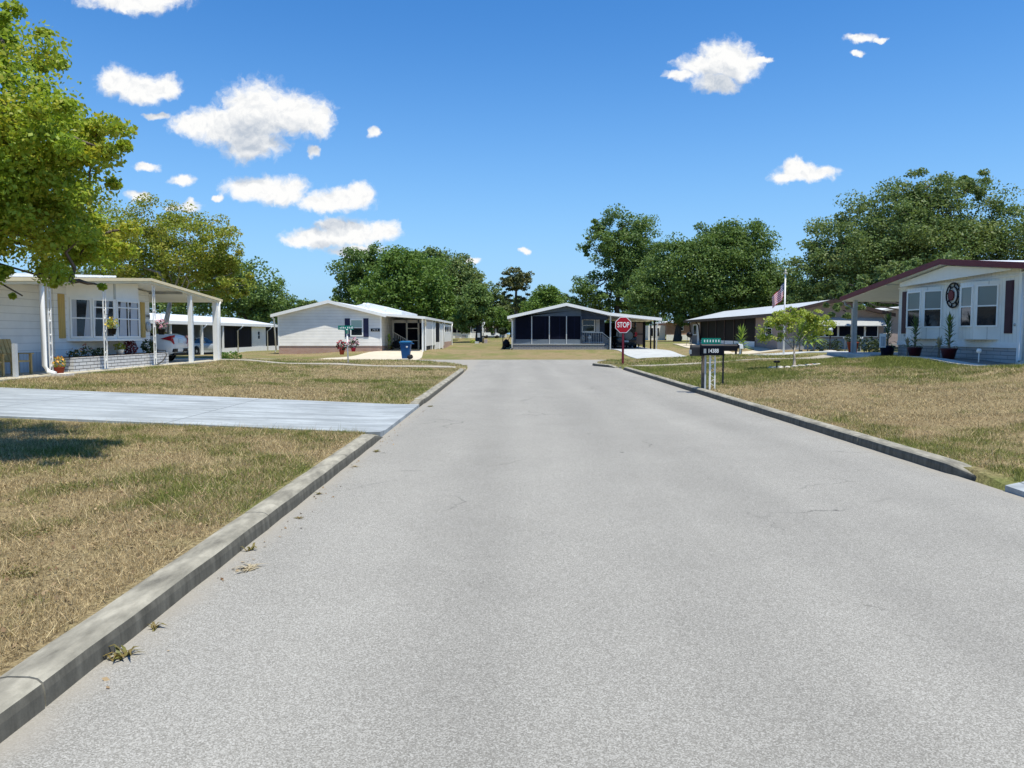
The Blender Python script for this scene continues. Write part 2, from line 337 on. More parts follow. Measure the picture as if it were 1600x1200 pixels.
def mk():
    M['asphalt'] = asphalt(); M['turf'] = turfmat(); M['blade'] = attrmat('grass_blade', .3); M['litter'] = attrmat('leaf_litter', .1)
    M['kerb'] = concrete('kerb_concrete', (.42,.39,.31), .68, streak=(4,1.3,5))
    M['kerbf'] = concrete('kerb_face_concrete', (.18,.168,.135), .6, streak=(5,6,1.2)); M['walk'] = concrete('walk_concrete', (.42,.38,.31), .2)  # kerbf: darker streaked concrete for the road-facing kerb faces
    M['bluecon'] = concrete('painted_concrete', (.44,.475,.485), .5, .7, streak=(.45,2.4,1), joint=(0,3.6,.55)); M['bluecon'].node_tree.nodes['Principled BSDF'].inputs['Roughness'].default_value = .75
    M['pale'] = concrete('pale_concrete', (.62,.55,.42), .12)
    M['palegrey'] = concrete('pale_grey_concrete', (.52,.53,.51), .2)
    M['patio'] = concrete('patio_concrete', (.5,.46,.36), .15)
    M['white'] = mat('white_paint', (.87,.86,.82), .45, .04)
    M['trim'] = mat('white_trim', (.88,.87,.83), .4, .03)
    M['offwhite'] = mat('soffit_white', (.84,.81,.75), .6, .05)
    M['roofw'] = mat('white_metal_roof', (.74,.76,.78), .4, .05, 1.2, .4)
    M['roofg'] = mat('grey_metal_roof', (.50,.52,.53), .5, .1, 1.5)
    M['cream'] = mat('cream_fascia', (.80,.67,.42), .5, .05)
    M['sidew'] = siding('white_lap_siding', (.86,.85,.81), .22, depth=.012, line=.07)
    M['sidev'] = siding('vinyl_siding', (.83,.80,.74), .2, depth=.05, line=.06)
    M['sidep'] = siding('panel_siding', (.90,.875,.80), .2, axis='h', line=.06)
    M['skirtv'] = siding('ribbed_skirting', (.55,.58,.6), .16, axis='h', line=.12)
    M['block'] = brickmat('white_block', (.72,.71,.69), (.6,.59,.58), (.05,.05,.05), .42, .105, .012, var=.35)
    M['stone'] = brickmat('ashlar_skirting', (.52,.49,.46), (.42,.41,.41), (.2,.2,.2), .75, .13, .012, var=.3)
    M['rock'] = brickmat('grey_block', (.40,.38,.36), (.32,.31,.31), (.16,.16,.16), .4, .12, .02, var=.5)
    M['brick'] = brickmat('brick_skirting', (.50,.27,.19), (.56,.36,.27), (.45,.38,.33), .24, .075, .01, var=.3)
    M['brickr'] = brickmat('red_brick', (.36,.17,.11), (.42,.24,.16), (.36,.3,.26), .24, .075, .01, var=.35)
    M['yellow'] = siding('yellow_shutter', (.62,.42,.13), .09, axis='h', line=.18)
    M['navy'] = mat('navy_shutter', (.018,.02,.06), .5, .1)
    M['burg'] = mat('burgundy_paint', (.15,.010,.018), .45, .1)
    M['burgs'] = mat('burgundy_shutter', (.045,.010,.022), .5, .15)
    M['blue'] = mat('blue_grey_panel', (.075,.10,.135), .6, .08)
    M['bluek'] = mat('pale_blue_panel', (.15,.18,.21), .6, .1)
    M['navyw'] = siding('navy_siding', (.028,.042,.075), .2, depth=.01)
    M['tan'] = mat('tan_stucco', (.33,.255,.215), .85, .1, 2, fine=.3)
    M['pinkw'] = mat('pinkish_wall', (.46,.37,.34), .8, .08)
    M['brown'] = mat('brown_trim', (.06,.038,.03), .6, .15)
    M['greyw'] = mat('grey_wall', (.36,.37,.37), .7, .1)
    M['black'] = mat('black_metal', (.008,.008,.011), .4, .2, spec=.12)
    M['dark'] = mat('dark_grey', (.03,.032,.036), .6, .2, spec=.15)
    M['rubber'] = mat('rubber', (.018,.018,.018), .8, .2)
    M['mailbox'] = mat('black_enamel', (.004,.005,.011), .3, .1, spec=.12); M['galv'] = mat('galvanised', (.42,.44,.44), .4, .15, 8, metal=.6)
    M['steel'] = mat('grey_post', (.5,.52,.52), .5, .1)
    M['glass'] = glassmat('window_glass'); M['blind'] = glassmat('window_blind', (.17,.2,.19), .15); M['blindg'] = glassmat('green_blind', (.30,.42,.38), .2)
    M['bluegl'] = glassmat('blue_window', (.05,.10,.16), .1)
    M['screen'] = screenmat('insect_screen'); M['screenb'] = screenmat('brown_screen', (.0035,.0033,.0045))
    M['curtain'] = siding('curtain', (.56,.58,.62), .07, axis='h', depth=.02, line=.25)
    M['red'] = mat('stop_red', (.40,.006,.018), .4, .05); M['redpost'] = mat('red_post', (.16,.015,.03), .5, .15)
    M['sheet'] = mat('reflective_white', (.85,.84,.82), .4, .02)
    M['green'] = mat('sign_green', (.0,.20,.14), .4, .08)
    M['lime'] = mat('letter_white', (.8,.82,.8), .4, .02)
    M['bin'] = mat('blue_plastic', (.008,.075,.22), .4, .1)
    M['terra'] = mat('terracotta', (.30,.05,.025), .6, .15); M['maroon'] = mat('maroon_pot', (.075,.014,.017), .35, .15); M['navyp'] = mat('navy_pot', (.010,.011,.03), .3, .15)
    M['wood'] = mat('pale_wood', (.48,.35,.15), .7, .2, 9); M['woodg'] = mat('weathered_post', (.16,.13,.10), .9, .25, 9)
    M['carw'] = mat('white_car_paint', (.72,.74,.76), .18, .02, spec=.6); M['cars'] = mat('silver_car_paint', (.42,.44,.44), .22, .03, spec=.6, metal=.2); M['card'] = mat('dark_car_paint', (.02,.026,.03), .2, .05, spec=.6)
    M['tail'] = mat('tail_light_red', (.35,.008,.02), .15, .05, spec=.6); M['cover'] = mat('grey_tyre_cover', (.16,.19,.2), .4, .1)
    M['plateb'] = mat('licence_plate', (.55,.66,.72), .4, .1)
    M['soil'] = mat('mulch', (.075,.048,.032), .95, .35, 14, fine=.5); M['gravel'] = mat('gravel', (.30,.26,.23), .95, .35, 30, fine=.6)
    M['bark'] = barkmat('bark', (.13,.10,.075)); M['barkp'] = barkmat('pale_bark', (.36,.31,.25)); M['barkd'] = barkmat('dark_bark', (.055,.045,.038))
    M['leafn'] = leafmat('maple_leaf', (.38,.47,.05), (.23,.35,.036), (.46,.45,.06), .45, .7)
    M['leafy'] = leafmat('yellowing_leaf', (.30,.35,.045), (.18,.24,.034), (.37,.34,.06), .42, .35)
    M['leafd'] = leafmat('dark_leaf', (.105,.175,.048), (.19,.28,.075), None, .38, .2)
    M['leafg'] = leafmat('bright_leaf', (.165,.27,.05), (.115,.195,.04), None, .36, .15)
    M['leafo'] = leafmat('oak_leaf', (.175,.25,.08), (.115,.175,.055), (.23,.28,.10), .38, .15)
    M['leafp'] = leafmat('pine_needle', (.10,.125,.045), (.17,.17,.06), None, .2, .4)
    M['leafs'] = leafmat('shrub_leaf', (.42,.50,.09), (.28,.38,.06), (.52,.53,.13), .45, 1.5)
    M['leafk'] = leafmat('dark_shrub_leaf', (.03,.05,.02), (.065,.095,.035), None, .15, 2)
    M['yucca'] = leafmat('yucca_leaf', (.07,.12,.04), (.14,.21,.06), None, .2, 2); M['yuccay'] = leafmat('lime_yucca_leaf', (.30,.40,.07), (.18,.28,.05), None, .3, 2)  # yuccay: lighter yellow-green leaf colour
    M['dry'] = leafmat('dry_frond', (.52,.45,.30), (.42,.34,.22), None, .2, 2); M['weed'] = leafmat('weed_leaf', (.14,.17,.04), (.24,.16,.06), None, .25, 9)
    M['fred'] = mat('red_petals', (.42,.02,.05), .6, .3, 20); M['fpink'] = mat('pink_petals', (.65,.32,.38), .6, .2, 20); M['fyel'] = mat('yellow_petals', (.65,.48,.08), .6, .2, 20); M['forange'] = mat('orange_petals', (.60,.30,.05), .6, .3, 20); M['croton'] = leafmat('croton_leaf', (.16,.012,.03), (.07,.015,.02), None, .2, 4)
    M['flagr'] = mat('flag_red', (.50,.03,.08), .8, .05); M['flagw'] = mat('flag_white', (.75,.72,.72), .8, .03); M['flagb'] = mat('flag_blue', (.03,.04,.14), .8, .05)
    M['stonew'] = mat('white_stone', (.62,.58,.52), .8, .2, 9)
    M['gold'] = mat('finial', (.55,.52,.42), .4, .1)
mk()
# ================================================================== SETTING
def axis_lines(segs):
    L = []
    for a, b, d in segs: L += list(np.arange(a, b-1e-6, d))
    return np.array(sorted(set(np.round(L, 4))))
def ground():
    X = axis_lines([(-1500,-200,160),(-200,-50,15),(-50,-20,2),(-20,-10,1),(-10,-2.2,.25),(-2.2,-1.9,.02),(-1.9,4,.6),(4,5,.1),(5,5.3,.02),(5.3,8.6,.15),(8.6,16,.4),(16,30,1),(30,60,3),(60,200,15),(200,1501,160)])
    Y = axis_lines([(-1500,-100,200),(-100,-14,10),(-14,2,1),(2,18,.2),(18,36,.5),(36,42.8,.16),(42.8,43.2,.02),(43.2,48,.5),(48,48.4,.02),(48.4,62,.5),(62,100,2),(100,240,10),(240,1501,160)])
    GX, GY = np.meshgrid(X, Y); x = GX.ravel(); y = GY.ravel()
    z = surf(x, y)
    lump = (vn(x, y, .9)-.5)*.025*((np.abs(x) < 20) & (y < 40)); z = z+lump*np.clip((np.abs(x-1.5)-3.8), 0, 1)
    ri = road_in(x, y)
    z = np.where(ri, np.where(y > 43, crossz(x)-.05, -.05), z)
    nx, ny = len(X), len(Y)
    me = bpy.data.meshes.new('ground')
    V = np.stack([x, y, z], 1).astype(np.float32); me.vertices.add(len(V)); me.vertices.foreach_set('co', V.ravel())
    i = (np.arange(ny-1)[:, None]*nx+np.arange(nx-1)[None, :]).ravel()
    F = np.stack([i, i+1, i+nx+1, i+nx], 1).astype(np.int32)
    me.loops.add(F.size); me.loops.foreach_set('vertex_index', F.ravel()); me.polygons.add(len(F))
    me.polygons.foreach_set('loop_start', np.arange(0, F.size, 4, dtype=np.int32)); me.polygons.foreach_set('loop_total', np.full(len(F), 4, dtype=np.int32))
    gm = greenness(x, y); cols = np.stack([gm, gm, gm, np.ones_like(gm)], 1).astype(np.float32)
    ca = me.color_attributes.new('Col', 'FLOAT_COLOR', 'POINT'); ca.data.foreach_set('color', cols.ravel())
    me.update(calc_edges=True)
    struct(link('ground', me, M['turf']))
ground()
def sheet(name, poly, m, zf, res=.6):        # a paved sheet draped on zf(x,y), cut from a fine grid along a convex outline or a general polygon
    bm = bmesh.new(); vs = [bm.verts.new((x, y, 0)) for x, y in poly]; f = bm.faces.new(vs)
    xs = [p[0] for p in poly]; ys = [p[1] for p in poly]
    for a0, a1, no in ((min(xs), max(xs), (1,0,0)), (min(ys), max(ys), (0,1,0))):
        k = max(1, int((a1-a0)/res))
        for j in range(1, k):
            t = a0+(a1-a0)*j/k; co = (t,0,0) if no[0] else (0,t,0)
            bmesh.ops.bisect_plane(bm, geom=bm.verts[:]+bm.edges[:]+bm.faces[:], plane_co=co, plane_no=no)
    X = np.array([v.co.x for v in bm.verts]); Y = np.array([v.co.y for v in bm.verts]); Z = zf(X, Y)
    for v, z in zip(bm.verts, Z): v.co.z = z
    bmesh.ops.recalc_face_normals(bm, faces=bm.faces)
    if sum(f.normal.z for f in bm.faces) < 0: bmesh.ops.reverse_faces(bm, faces=bm.faces)
    be = [e for e in bm.edges if len(e.link_faces) == 1]
    r = bmesh.ops.extrude_edge_only(bm, edges=be)
    for v in r['geom']:
        if isinstance(v, bmesh.types.BMVert): v.co.z -= .16
    me = bpy.data.meshes.new(name); bm.to_mesh(me); bm.free(); return struct(link(name, me, m))
main = [(-2.03,-12),(5.03,-12),(5.03,34)]+[(x, y) for y, x in RIGHT_EDGE[1:]]+[(8.5,48.2),(-9,48.2)]+[(x, y) for y, x in reversed(LEFT_EDGE[1:])]+[(-2.03,34)]
sheet('road', main, M['asphalt'], lambda x, y: 0*x, 50)
sheet('side_road', [(8.5,43),(60,43),(60,48.2),(8.5,48.2)], M['asphalt'], lambda x, y: crossz(x)+0, 1)
sheet('side_road', [(-60,43),(-9,43),(-9,48.2),(-60,48.2)], M['asphalt'], lambda x, y: crossz(x)+0, 1)
sheet('driveway', [(-2.03,11.75),(-2.03,16.75),(-2.9,16.75),(-12,17.55),(-30,18.2),(-30,12.45),(-8,12.45),(-3,12.05),(-2.3,11.8)], M['bluecon'], lambda x, y: surf(x, y)+.035+.01*(x > -2.2), .5)
sheet('driveway', [(5.03,3.2),(5.03,7.75),(5.4,7.9),(5.9,8.0),(20,8.0),(20,3.2)], M['bluecon'], lambda x, y: surf(x, y)+.035, .5)
sheet('sidewalk', [(5.2,34.75),(5.05,36.1),(16,36.35),(40,36.3),(40,35.0),(16,35.05)], M['walk'], lambda x, y: surf(x, y)+.03-.08*np.clip((5.9-x)/.9, 0, 1), .8)
sheet('sidewalk', [(-2.05,33.6),(-2.1,34.9),(-13,35.0),(-30,35.0),(-30,33.8),(-13,33.8)], M['walk'], lambda x, y: surf(x, y)+.03-.08*np.clip((x+2.9)/.9, 0, 1), .8)
sheet('driveway', [(-11.3,43.0),(-6.0,43.0),(-5.4,44),(-6.2,54),(-6.2,58.3),(-9.1,58.3),(-9.1,53)], M['pale'], lambda x, y: np.maximum(surf(x, y), gvec(x, y))*np.clip((y-42.5)/2, .0, 1)+.04, 1.)
sheet('driveway', [(7.55,58.6),(10.95,58.6),(11.6,48.25),(7.9,48.25)], M['palegrey'], lambda x, y: gvec(x, y)*np.clip((y-47.8)/2, 0, 1)+.04, 1.)
sheet('driveway', [(7.55,58.6),(10.95,58.6),(10.95,70),(7.55,70)], M['palegrey'], lambda x, y: gvec(x, y)+.04, 3)
sheet('driveway', [(13.6,48.25),(17.0,48.25),(17.0,70),(14.6,70)], M['pale'], lambda x, y: gvec(x, y)+.05, 2.)
sheet('driveway', [(12.6,41.0),(18.5,40.6),(18.9,43.1),(13.2,43.1)], M['palegrey'], lambda x, y: gvec(x, y)+.035, 1.)
def kerb(path, hs, seg=3.0):
    """swept kerb; path on the road face, lawn on the left-hand normal side given by sign"""
    P = [Vector((x, y, 0)) for x, y, s in path]; side = path[0][2]
    prof = [(0,-.06),(.006,.07),(.014,.108),(.035,.126),(.07,.134),(.16,.136),(.205,.128),(.215,-.06)]
    mb = MB(); rings = []
    for k, p in enumerate(P):
        t = (P[min(k+1, len(P)-1)]-P[max(k-1, 0)]).normalized(); n = Vector((-t.y, t.x, 0))*side
        w = .004*math.sin(k*2.1)
        rings.append([(p.x+n.x*(a+w), p.y+n.y*(a+w), (z*hs[k] if z > 0 else z)) for a, z in prof])
    mb.loft(rings, sm=False)
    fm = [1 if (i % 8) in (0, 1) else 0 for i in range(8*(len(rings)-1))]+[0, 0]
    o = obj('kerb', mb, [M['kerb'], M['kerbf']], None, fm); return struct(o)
def run(x0, y0, y1, side, taper0=0, taper1=0, bend=None):
    step = 3.05; y = y0
    while y < y1-.3:
        e = min(y+step, y1); ys = np.linspace(y+.008, e-.008, 9); path = []; hs = []
        for q in ys:
            h = 1.0
            if taper0: h = min(h, max(.06, (q-y0)/taper0))
            if taper1: h = min(h, max(.06, (y1-q)/taper1))
            path.append((x0+(bend(q) if bend else 0), q, side)); hs.append(h)
        kerb(path, hs); y = e
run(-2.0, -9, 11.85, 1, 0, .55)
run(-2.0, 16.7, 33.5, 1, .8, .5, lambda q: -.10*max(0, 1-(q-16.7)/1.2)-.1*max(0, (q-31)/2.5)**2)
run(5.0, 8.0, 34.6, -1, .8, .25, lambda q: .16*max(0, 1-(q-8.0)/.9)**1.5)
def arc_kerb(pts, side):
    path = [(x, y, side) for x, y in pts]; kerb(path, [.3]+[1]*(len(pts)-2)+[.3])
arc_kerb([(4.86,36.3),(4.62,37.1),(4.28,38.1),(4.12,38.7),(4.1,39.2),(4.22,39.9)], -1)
# ------------------------------------------------------------------ turf blades, litter, weeds
def blades(regs):
    VS = []; CS = []
    for x0, x1, y0, y1, dens, h, w, brown in regs:
        n = int((x1-x0)*(y1-y0)*dens); x = rng.uniform(x0, x1, n); y = rng.uniform(y0, y1, n)
        k = (np.abs(x)/np.maximum(y, .1) < .95) & ~road_in(x, y) & (x*0+1 > 0)
        k &= ~((x > -2.25) & (x < 5.28+rng.normal(0, .02, n))&(y<35))
        k &= ~((x < -2) & (y > 11.78+.3*np.clip((-2.6-x), 0, 1)+.1+rng.normal(0, .03, n)) & (y < 16.77+rng.normal(0, .03, n)+np.clip((-2.9-x)*.088, 0, .8)))
        k &= ~((y > 33.6) & (y < 36.3) & (x > 5) & (y > 34.85)) & ~((x < 0) & (y > 33.55) & (y < 34.95))
        k &= ~((x < -12.7) & (y > 21.0)) & ~((x > 14.6) & (y > 22)) & ~(((x-10.15)**2+(y-27.6)**2) < .8**2)
        gm = greenness(x, y); n1 = vn(x, y, .35, 7)
        k &= (rng.random(n) < .35+.9*np.clip(.3+gm*.6+(n1-.4)*1.3, 0, 1))
        x, y, gm = x[k], y[k], gm[k]; n = len(x); z = surf(x, y)
        hh = h*rng.uniform(.4, 1.25, n)*(.8+.6*gm); a = rng.uniform(0, 2*np.pi, n); lean = rng.normal(0, 1.25, n)*hh; la = rng.uniform(0, 2*np.pi, n)
        dx, dy = np.cos(a)*w*.5, np.sin(a)*w*.5
        A = np.stack([x-dx, y-dy, z-.01], 1); B = np.stack([x+dx, y+dy, z-.01], 1); T = np.stack([x+np.cos(la)*lean, y+np.sin(la)*lean, z+hh], 1)
        VS.append(np.stack([A, B, T], 1).reshape(-1, 3))
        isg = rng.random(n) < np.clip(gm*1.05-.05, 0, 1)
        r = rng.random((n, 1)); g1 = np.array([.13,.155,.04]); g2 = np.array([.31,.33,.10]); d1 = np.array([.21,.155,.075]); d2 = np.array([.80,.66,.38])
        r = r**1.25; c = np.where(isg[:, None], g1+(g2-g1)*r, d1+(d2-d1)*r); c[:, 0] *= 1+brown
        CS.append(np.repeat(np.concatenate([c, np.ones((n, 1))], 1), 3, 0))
    V = np.concatenate(VS); o = npmesh('grass', V, 3, M['blade'], None, np.concatenate(CS)); o['kind'] = 'stuff'; o['label'] = 'dry patchy lawn grass'; return o
blades([(-7,-2.1,1.5,7,9000,.04,.006,.03),(-12,-2.1,7,12.6,4600,.045,.009,.02),(-20,-2.1,16.6,24,1300,.055,.016,0),(-16,-2.1,24,36,520,.055,.02,0),
        (5.1,12,7.6,13,3000,.045,.009,.05),(5.1,16,13,20,1500,.055,.013,.02),(5.1,16,20,35,900,.07,.018,0),(-7,-2.2,2,12.5,70,.12,.007,.1),(-14,-2.3,17,34,30,.13,.012,.05),(5.4,14,8,34,40,.13,.012,.05),(-7,-2.2,2,12.5,260,.085,.006,0),(4.2,20,36.3,43,260,.07,.03,0),(-14,-2.4,35,43,160,.06,.03,0)])
def litter():
    n = 9000; x = np.concatenate([rng.uniform(-9, -2.25, n), rng.uniform(5.3, 12, 1600)]); y = np.concatenate([rng.uniform(1.5, 12, n), rng.uniform(7.9, 14, 1600)])
    k = (np.abs(x)/y < .95) & (rng.random(len(x)) < .25+1.2*np.clip(vn(x, y, 1.1, 3)-.25, 0, 1)); x, y = x[k], y[k]
    # a few blown on to the road beside the kerb
    m_ = 90; xr = -1.97+np.abs(rng.normal(0, .12, m_)); yr = rng.uniform(3, 16, m_); x = np.concatenate([x, xr]); y = np.concatenate([y, yr])
    z = np.where(road_in(x, y) & (x > -2.0), .006, surf(x, y)+.012+rng.uniform(0, .03, len(x)))
    n = len(x); P = np.stack([x, y, z], 1); N = rng.normal(size=(n, 3))*.45; N[:, 2] += 1; N /= np.linalg.norm(N, axis=1)[:, None]
    T = rng.normal(size=(n, 3)); T -= N*(T*N).sum(1)[:, None]; T /= np.linalg.norm(T, axis=1)[:, None]; B = np.cross(N, T); S = rng.uniform(.014, .042, (n, 1))
    V = np.stack([P-T*S*.5, P+B*S*.3, P+T*S*.5+N*S*.15, P-B*S*.3], 1).reshape(-1, 3)
    r = rng.random((n, 1)); c = np.array([.14,.085,.05])+(np.array([.42,.31,.18])-np.array([.14,.085,.05]))*r
    o = npmesh('leaf_litter', V, 4, M['litter'], None, np.repeat(np.concatenate([c, np.ones((n, 1))], 1), 4, 0)); o['kind'] = 'stuff'; o['label'] = 'dead brown leaves strewn over the lawn'
litter()
def weed(x, y, r, n, label, m=None, z=0., h=1.):
    r *= .6; n = int(n*.8)
    t = thing('weed', label, 'weed', (x, y, z), 'weeds along the left kerb')
    mb = MB()
    for i in range(n):
        a = random.uniform(0, 6.28); L = r*random.uniform(.5, 1.2); w = .006+.004*random.random(); q = random.uniform(.2, .9)*h
        pts = [(x+random.gauss(0, r*.12), y+random.gauss(0, r*.3), z+.001)]
        p0 = Vector(pts[0]); d = Vector((math.cos(a), math.sin(a), 0)); s_ = Vector((-d.y, d.x, 0))*w
        p1 = p0+d*L*.45+Vector((0,0,L*.6*q)); p2 = p0+d*L+Vector((0,0,L*.45*q))
        i0 = [mb.p(*(p0-s_)), mb.p(*(p0+s_)), mb.p(*(p1+s_*.8)), mb.p(*(p1-s_*.8)), mb.p(*p2)]
        mb.face(i0[:4]); mb.face((i0[3], i0[2], i0[4]))
    obj('blade', mb, m or M['weed'], t, recalc=False)
weed(-1.93, 3.72, .17, 26, 'green weed tuft nearest the camera at the foot of the left kerb')
weed(-1.95, 4.1, .12, 16, 'second green weed tuft along the foot of the left kerb')
weed(-1.80, 5.15, .16, 46, 'brown dried weed mat spreading on to the road by the kerb', M['dry'], h=.4)
weed(-1.94, 5.6, .12, 14, 'thin grass tuft in the kerb gutter behind the brown mat')
weed(-1.86, 6.6, .09, 20, 'small reddish weed flat on the road by the kerb', h=.3)
weed(-1.93, 7.6, .1, 14, 'small tuft halfway along the near left kerb')
weed(-1.9, 9.2, .12, 26, 'dried tuft on the gutter two thirds along the near kerb', M['dry'], h=.5)
weed(-1.85, 10.4, .14, 30, 'weed patch near the far end of the near left kerb', h=.5)
weed(-1.8, 16.9, .16, 30, 'weeds at the start of the kerb beyond the blue driveway', h=.6)
for n_, (x, y, r) in enumerate([(-4.2,7.2,.2),(-2.9,8.9,.16),(-3.0,4.6,.14),(-5.4,9.9,.2),(-3.5,5.6,.16),(-2.9,10.9,.2)]):
    t = thing('weed', ['broad green weed clump in the middle of the near lawn','small green clump close to the kerb on the near lawn','low weed clump on the dry lawn beside the nearest kerb','green clump at the shaded side of the near lawn','flat green clump between the lawn centre and the kerb','green clump by the lawn corner at the blue driveway'][n_], 'weed', (x, y, g(x, y)), 'green weeds in the near lawn')
    P = np.stack([x+rng.normal(0, r*.45, 170), y+rng.normal(0, r*.45, 170), g(x, y)+.01+np.abs(rng.normal(0, .02, 170))], 1); leafmesh('foliage', P, rng.uniform(.012, .035, 170), M['weed'], t, .8, .4)
# ================================================================== SKY, SUN, CAMERA
EL = R(72); AZ = R(135)
S = Vector((math.cos(EL)*math.sin(AZ), math.cos(EL)*math.cos(AZ), math.sin(EL)))
sun = bpy.data.lights.new('sun', 'SUN'); sun.energy = 4.4; sun.angle = R(.55); sun.color = (1., .955, .83)
so = bpy.data.objects.new('sun', sun); C.objects.link(so); so.rotation_euler = S.to_track_quat('Z', 'Y').to_euler(); so.location = (0,0,60)
def lobes():        # clouds: direction (tan azimuth, tan elevation) of each puff, from its bearing in the photo
    L = []
    def c(px, py, rx, ry):
        d = ray(px, py); L.append((d[0]/d[1], d[2]/d[1], rx/1200, ry/1200))
    for q in [(205,0,85,22),(250,-8,60,18),(180,126,34,26),(222,138,48,24),(258,136,28,20),(400,178,62,52),(350,196,66,30),(455,178,62,36),(300,196,40,20),(395,222,52,30),(498,190,30,26),(242,182,20,7),(390,235,30,18),
              (284,279,22,10),(228,260,22,8),(488,238,13,12),(585,205,11,11),(400,293,56,20),(440,305,45,18),(455,298,30,22),(535,310,52,18),(505,318,40,14),(562,303,26,18),(340,310,14,6),(215,308,18,10),(298,322,16,10),(270,322,14,6),
              (500,372,58,17),(545,362,62,24),(600,360,30,18),(520,352,34,16),(470,378,34,10),(740,405,14,5),(819,391,8,6),(555,390,50,10),
              (1135,92,46,32),(1110,105,60,18),(1150,105,40,26),(1120,130,40,18),(1165,100,30,16),(1185,95,30,6),(1062,118,24,8),(1345,58,26,8),(1375,60,14,5),(1342,80,12,4),
              (1255,268,44,16),(1245,260,24,14),(1285,270,28,11),(1225,274,24,10),(20,250,60,40)]:
        c(*q)
    return L
def world():
    w = bpy.data.worlds.new('World'); bpy.context.scene.world = w; w.use_nodes = True; nt = w.node_tree; nt.nodes.clear()
    # one node group = distance field of all cloud puffs
    gr = bpy.data.node_groups.new('cloud_field', 'ShaderNodeTree')
    gr.interface.new_socket('P', in_out='INPUT', socket_type='NodeSocketVector'); gr.interface.new_socket('D', in_out='OUTPUT', socket_type='NodeSocketFloat')
    gi = gr.nodes.new('NodeGroupInput'); go = gr.nodes.new('NodeGroupOutput'); last = None
    for (u, v, ru, rv) in lobes():
        a = gr.nodes.new('ShaderNodeVectorMath'); a.operation = 'MULTIPLY_ADD'; a.inputs[1].default_value = (1/ru, 1/rv, 0); a.inputs[2].default_value = (-u/ru, -v/rv, 0)
        gr.links.new(gi.outputs[0], a.inputs[0])
        l = gr.nodes.new('ShaderNodeVectorMath'); l.operation = 'LENGTH'; gr.links.new(a.outputs[0], l.inputs[0])
        if last is None: last = l.outputs['Value']
        else: last = mathn(gr, 'SMOOTH_MIN', last, l.outputs['Value'], .18)
    gr.links.new(last, go.inputs[0])
    out = nt.nodes.new('ShaderNodeOutputWorld'); bg = nt.nodes.new('ShaderNodeBackground')
    sky = nt.nodes.new('ShaderNodeTexSky'); sky.sky_type = 'NISHITA'; sky.sun_disc = False; sky.sun_elevation = EL; sky.sun_rotation = AZ; sky.air_density = 1.; sky.dust_density = .1; sky.ozone_density = 1.5
    tc = nt.nodes.new('ShaderNodeTexCoord'); s = nd(nt, 'ShaderNodeSeparateXYZ'); nt.links.new(tc.outputs['Generated'], s.inputs[0])
    yy = mathn(nt, 'MAXIMUM', s.outputs[1], .02); cb = nd(nt, 'ShaderNodeCombineXYZ')
    xr = mathn(nt, 'DIVIDE', s.outputs[0], yy); zr = mathn(nt, 'DIVIDE', s.outputs[2], yy); nt.links.new(xr, cb.inputs[0]); nt.links.new(zr, cb.inputs[1])
    P = cb.outputs[0]
    def warp(vec):
        o = vec
        for sc, am, de in ((24, .020, 2), (70, .014, 5)):
            n = nd(nt, 'ShaderNodeTexNoise', Scale=float(sc), Detail=float(de), Roughness=.6); nt.links.new(vec, n.inputs['Vector'])
            sb = nt.nodes.new('ShaderNodeVectorMath'); sb.operation = 'SUBTRACT'; nt.links.new(n.outputs['Color'], sb.inputs[0]); sb.inputs[1].default_value = (.5,.5,.5)
            ma = nt.nodes.new('ShaderNodeVectorMath'); ma.operation = 'MULTIPLY_ADD'; nt.links.new(sb.outputs[0], ma.inputs[0]); ma.inputs[1].default_value = (am*1.2, am, 0); nt.links.new(o, ma.inputs[2]); o = ma.outputs[0]
        return o
    def field(vec):
        gq = nt.nodes.new('ShaderNodeGroup'); gq.node_tree = gr; nt.links.new(vec, gq.inputs[0]); return gq.outputs[0]
    W = warp(P)
    d = field(W)
    fine = noise(nt, W, 85, 6, .6)
    dd = mathn(nt, 'ADD', d, mathn(nt, 'MULTIPLY_ADD', fine, .9, -.44))
    alpha = remap(nt, dd, .55, 1.18, 1, 0); alpha = mathn(nt, 'MULTIPLY', alpha, 1, clamp=True)
    alpha = mathn(nt, 'MULTIPLY', mathn(nt, 'MULTIPLY', alpha, alpha), mathn(nt, 'MULTIPLY_ADD', alpha, -2, 3))
    alpha = mathn(nt, 'MULTIPLY', alpha, mathn(nt, 'GREATER_THAN', s.outputs[1], .05))
    up = nt.nodes.new('ShaderNodeVectorMath'); up.operation = 'ADD'; nt.links.new(W, up.inputs[0]); up.inputs[1].default_value = (.008, .03, 0)
    du = field(up.outputs[0])
    thick = remap(nt, du, 1.0, .3, 0, 1)                       # cloud lying above this direction shades it
    n2 = noise(nt, W, 60, 5, .6)
    up2 = nt.nodes.new('ShaderNodeVectorMath'); up2.operation = 'ADD'; nt.links.new(W, up2.inputs[0]); up2.inputs[1].default_value = (.002, .006, 0)
    rel = mathn(nt, 'SUBTRACT', n2, noise(nt, up2.outputs[0], 60, 5, .6))
    shade = mathn(nt, 'ADD', mathn(nt, 'MULTIPLY', thick, .75), mathn(nt, 'MULTIPLY', rel, 1.6), clamp=True)
    cc = mixc(nt, shade, (10.8,10.8,10.7), (5.6,6.3,7.3))
    hs = nd(nt, 'ShaderNodeHueSaturation'); hs.inputs['Saturation'].default_value = SKYSAT; hs.inputs['Value'].default_value = SKYVAL; nt.links.new(sky.outputs[0], hs.inputs['Color'])
    tint = mixc(nt, 1., hs.outputs[0], SKYTINT, 'MULTIPLY')
    hz = remap(nt, s.outputs[2], .0, .42, 1, 0); hz = mathn(nt, 'MULTIPLY', mathn(nt, 'MULTIPLY', hz, hz), .95, clamp=True)
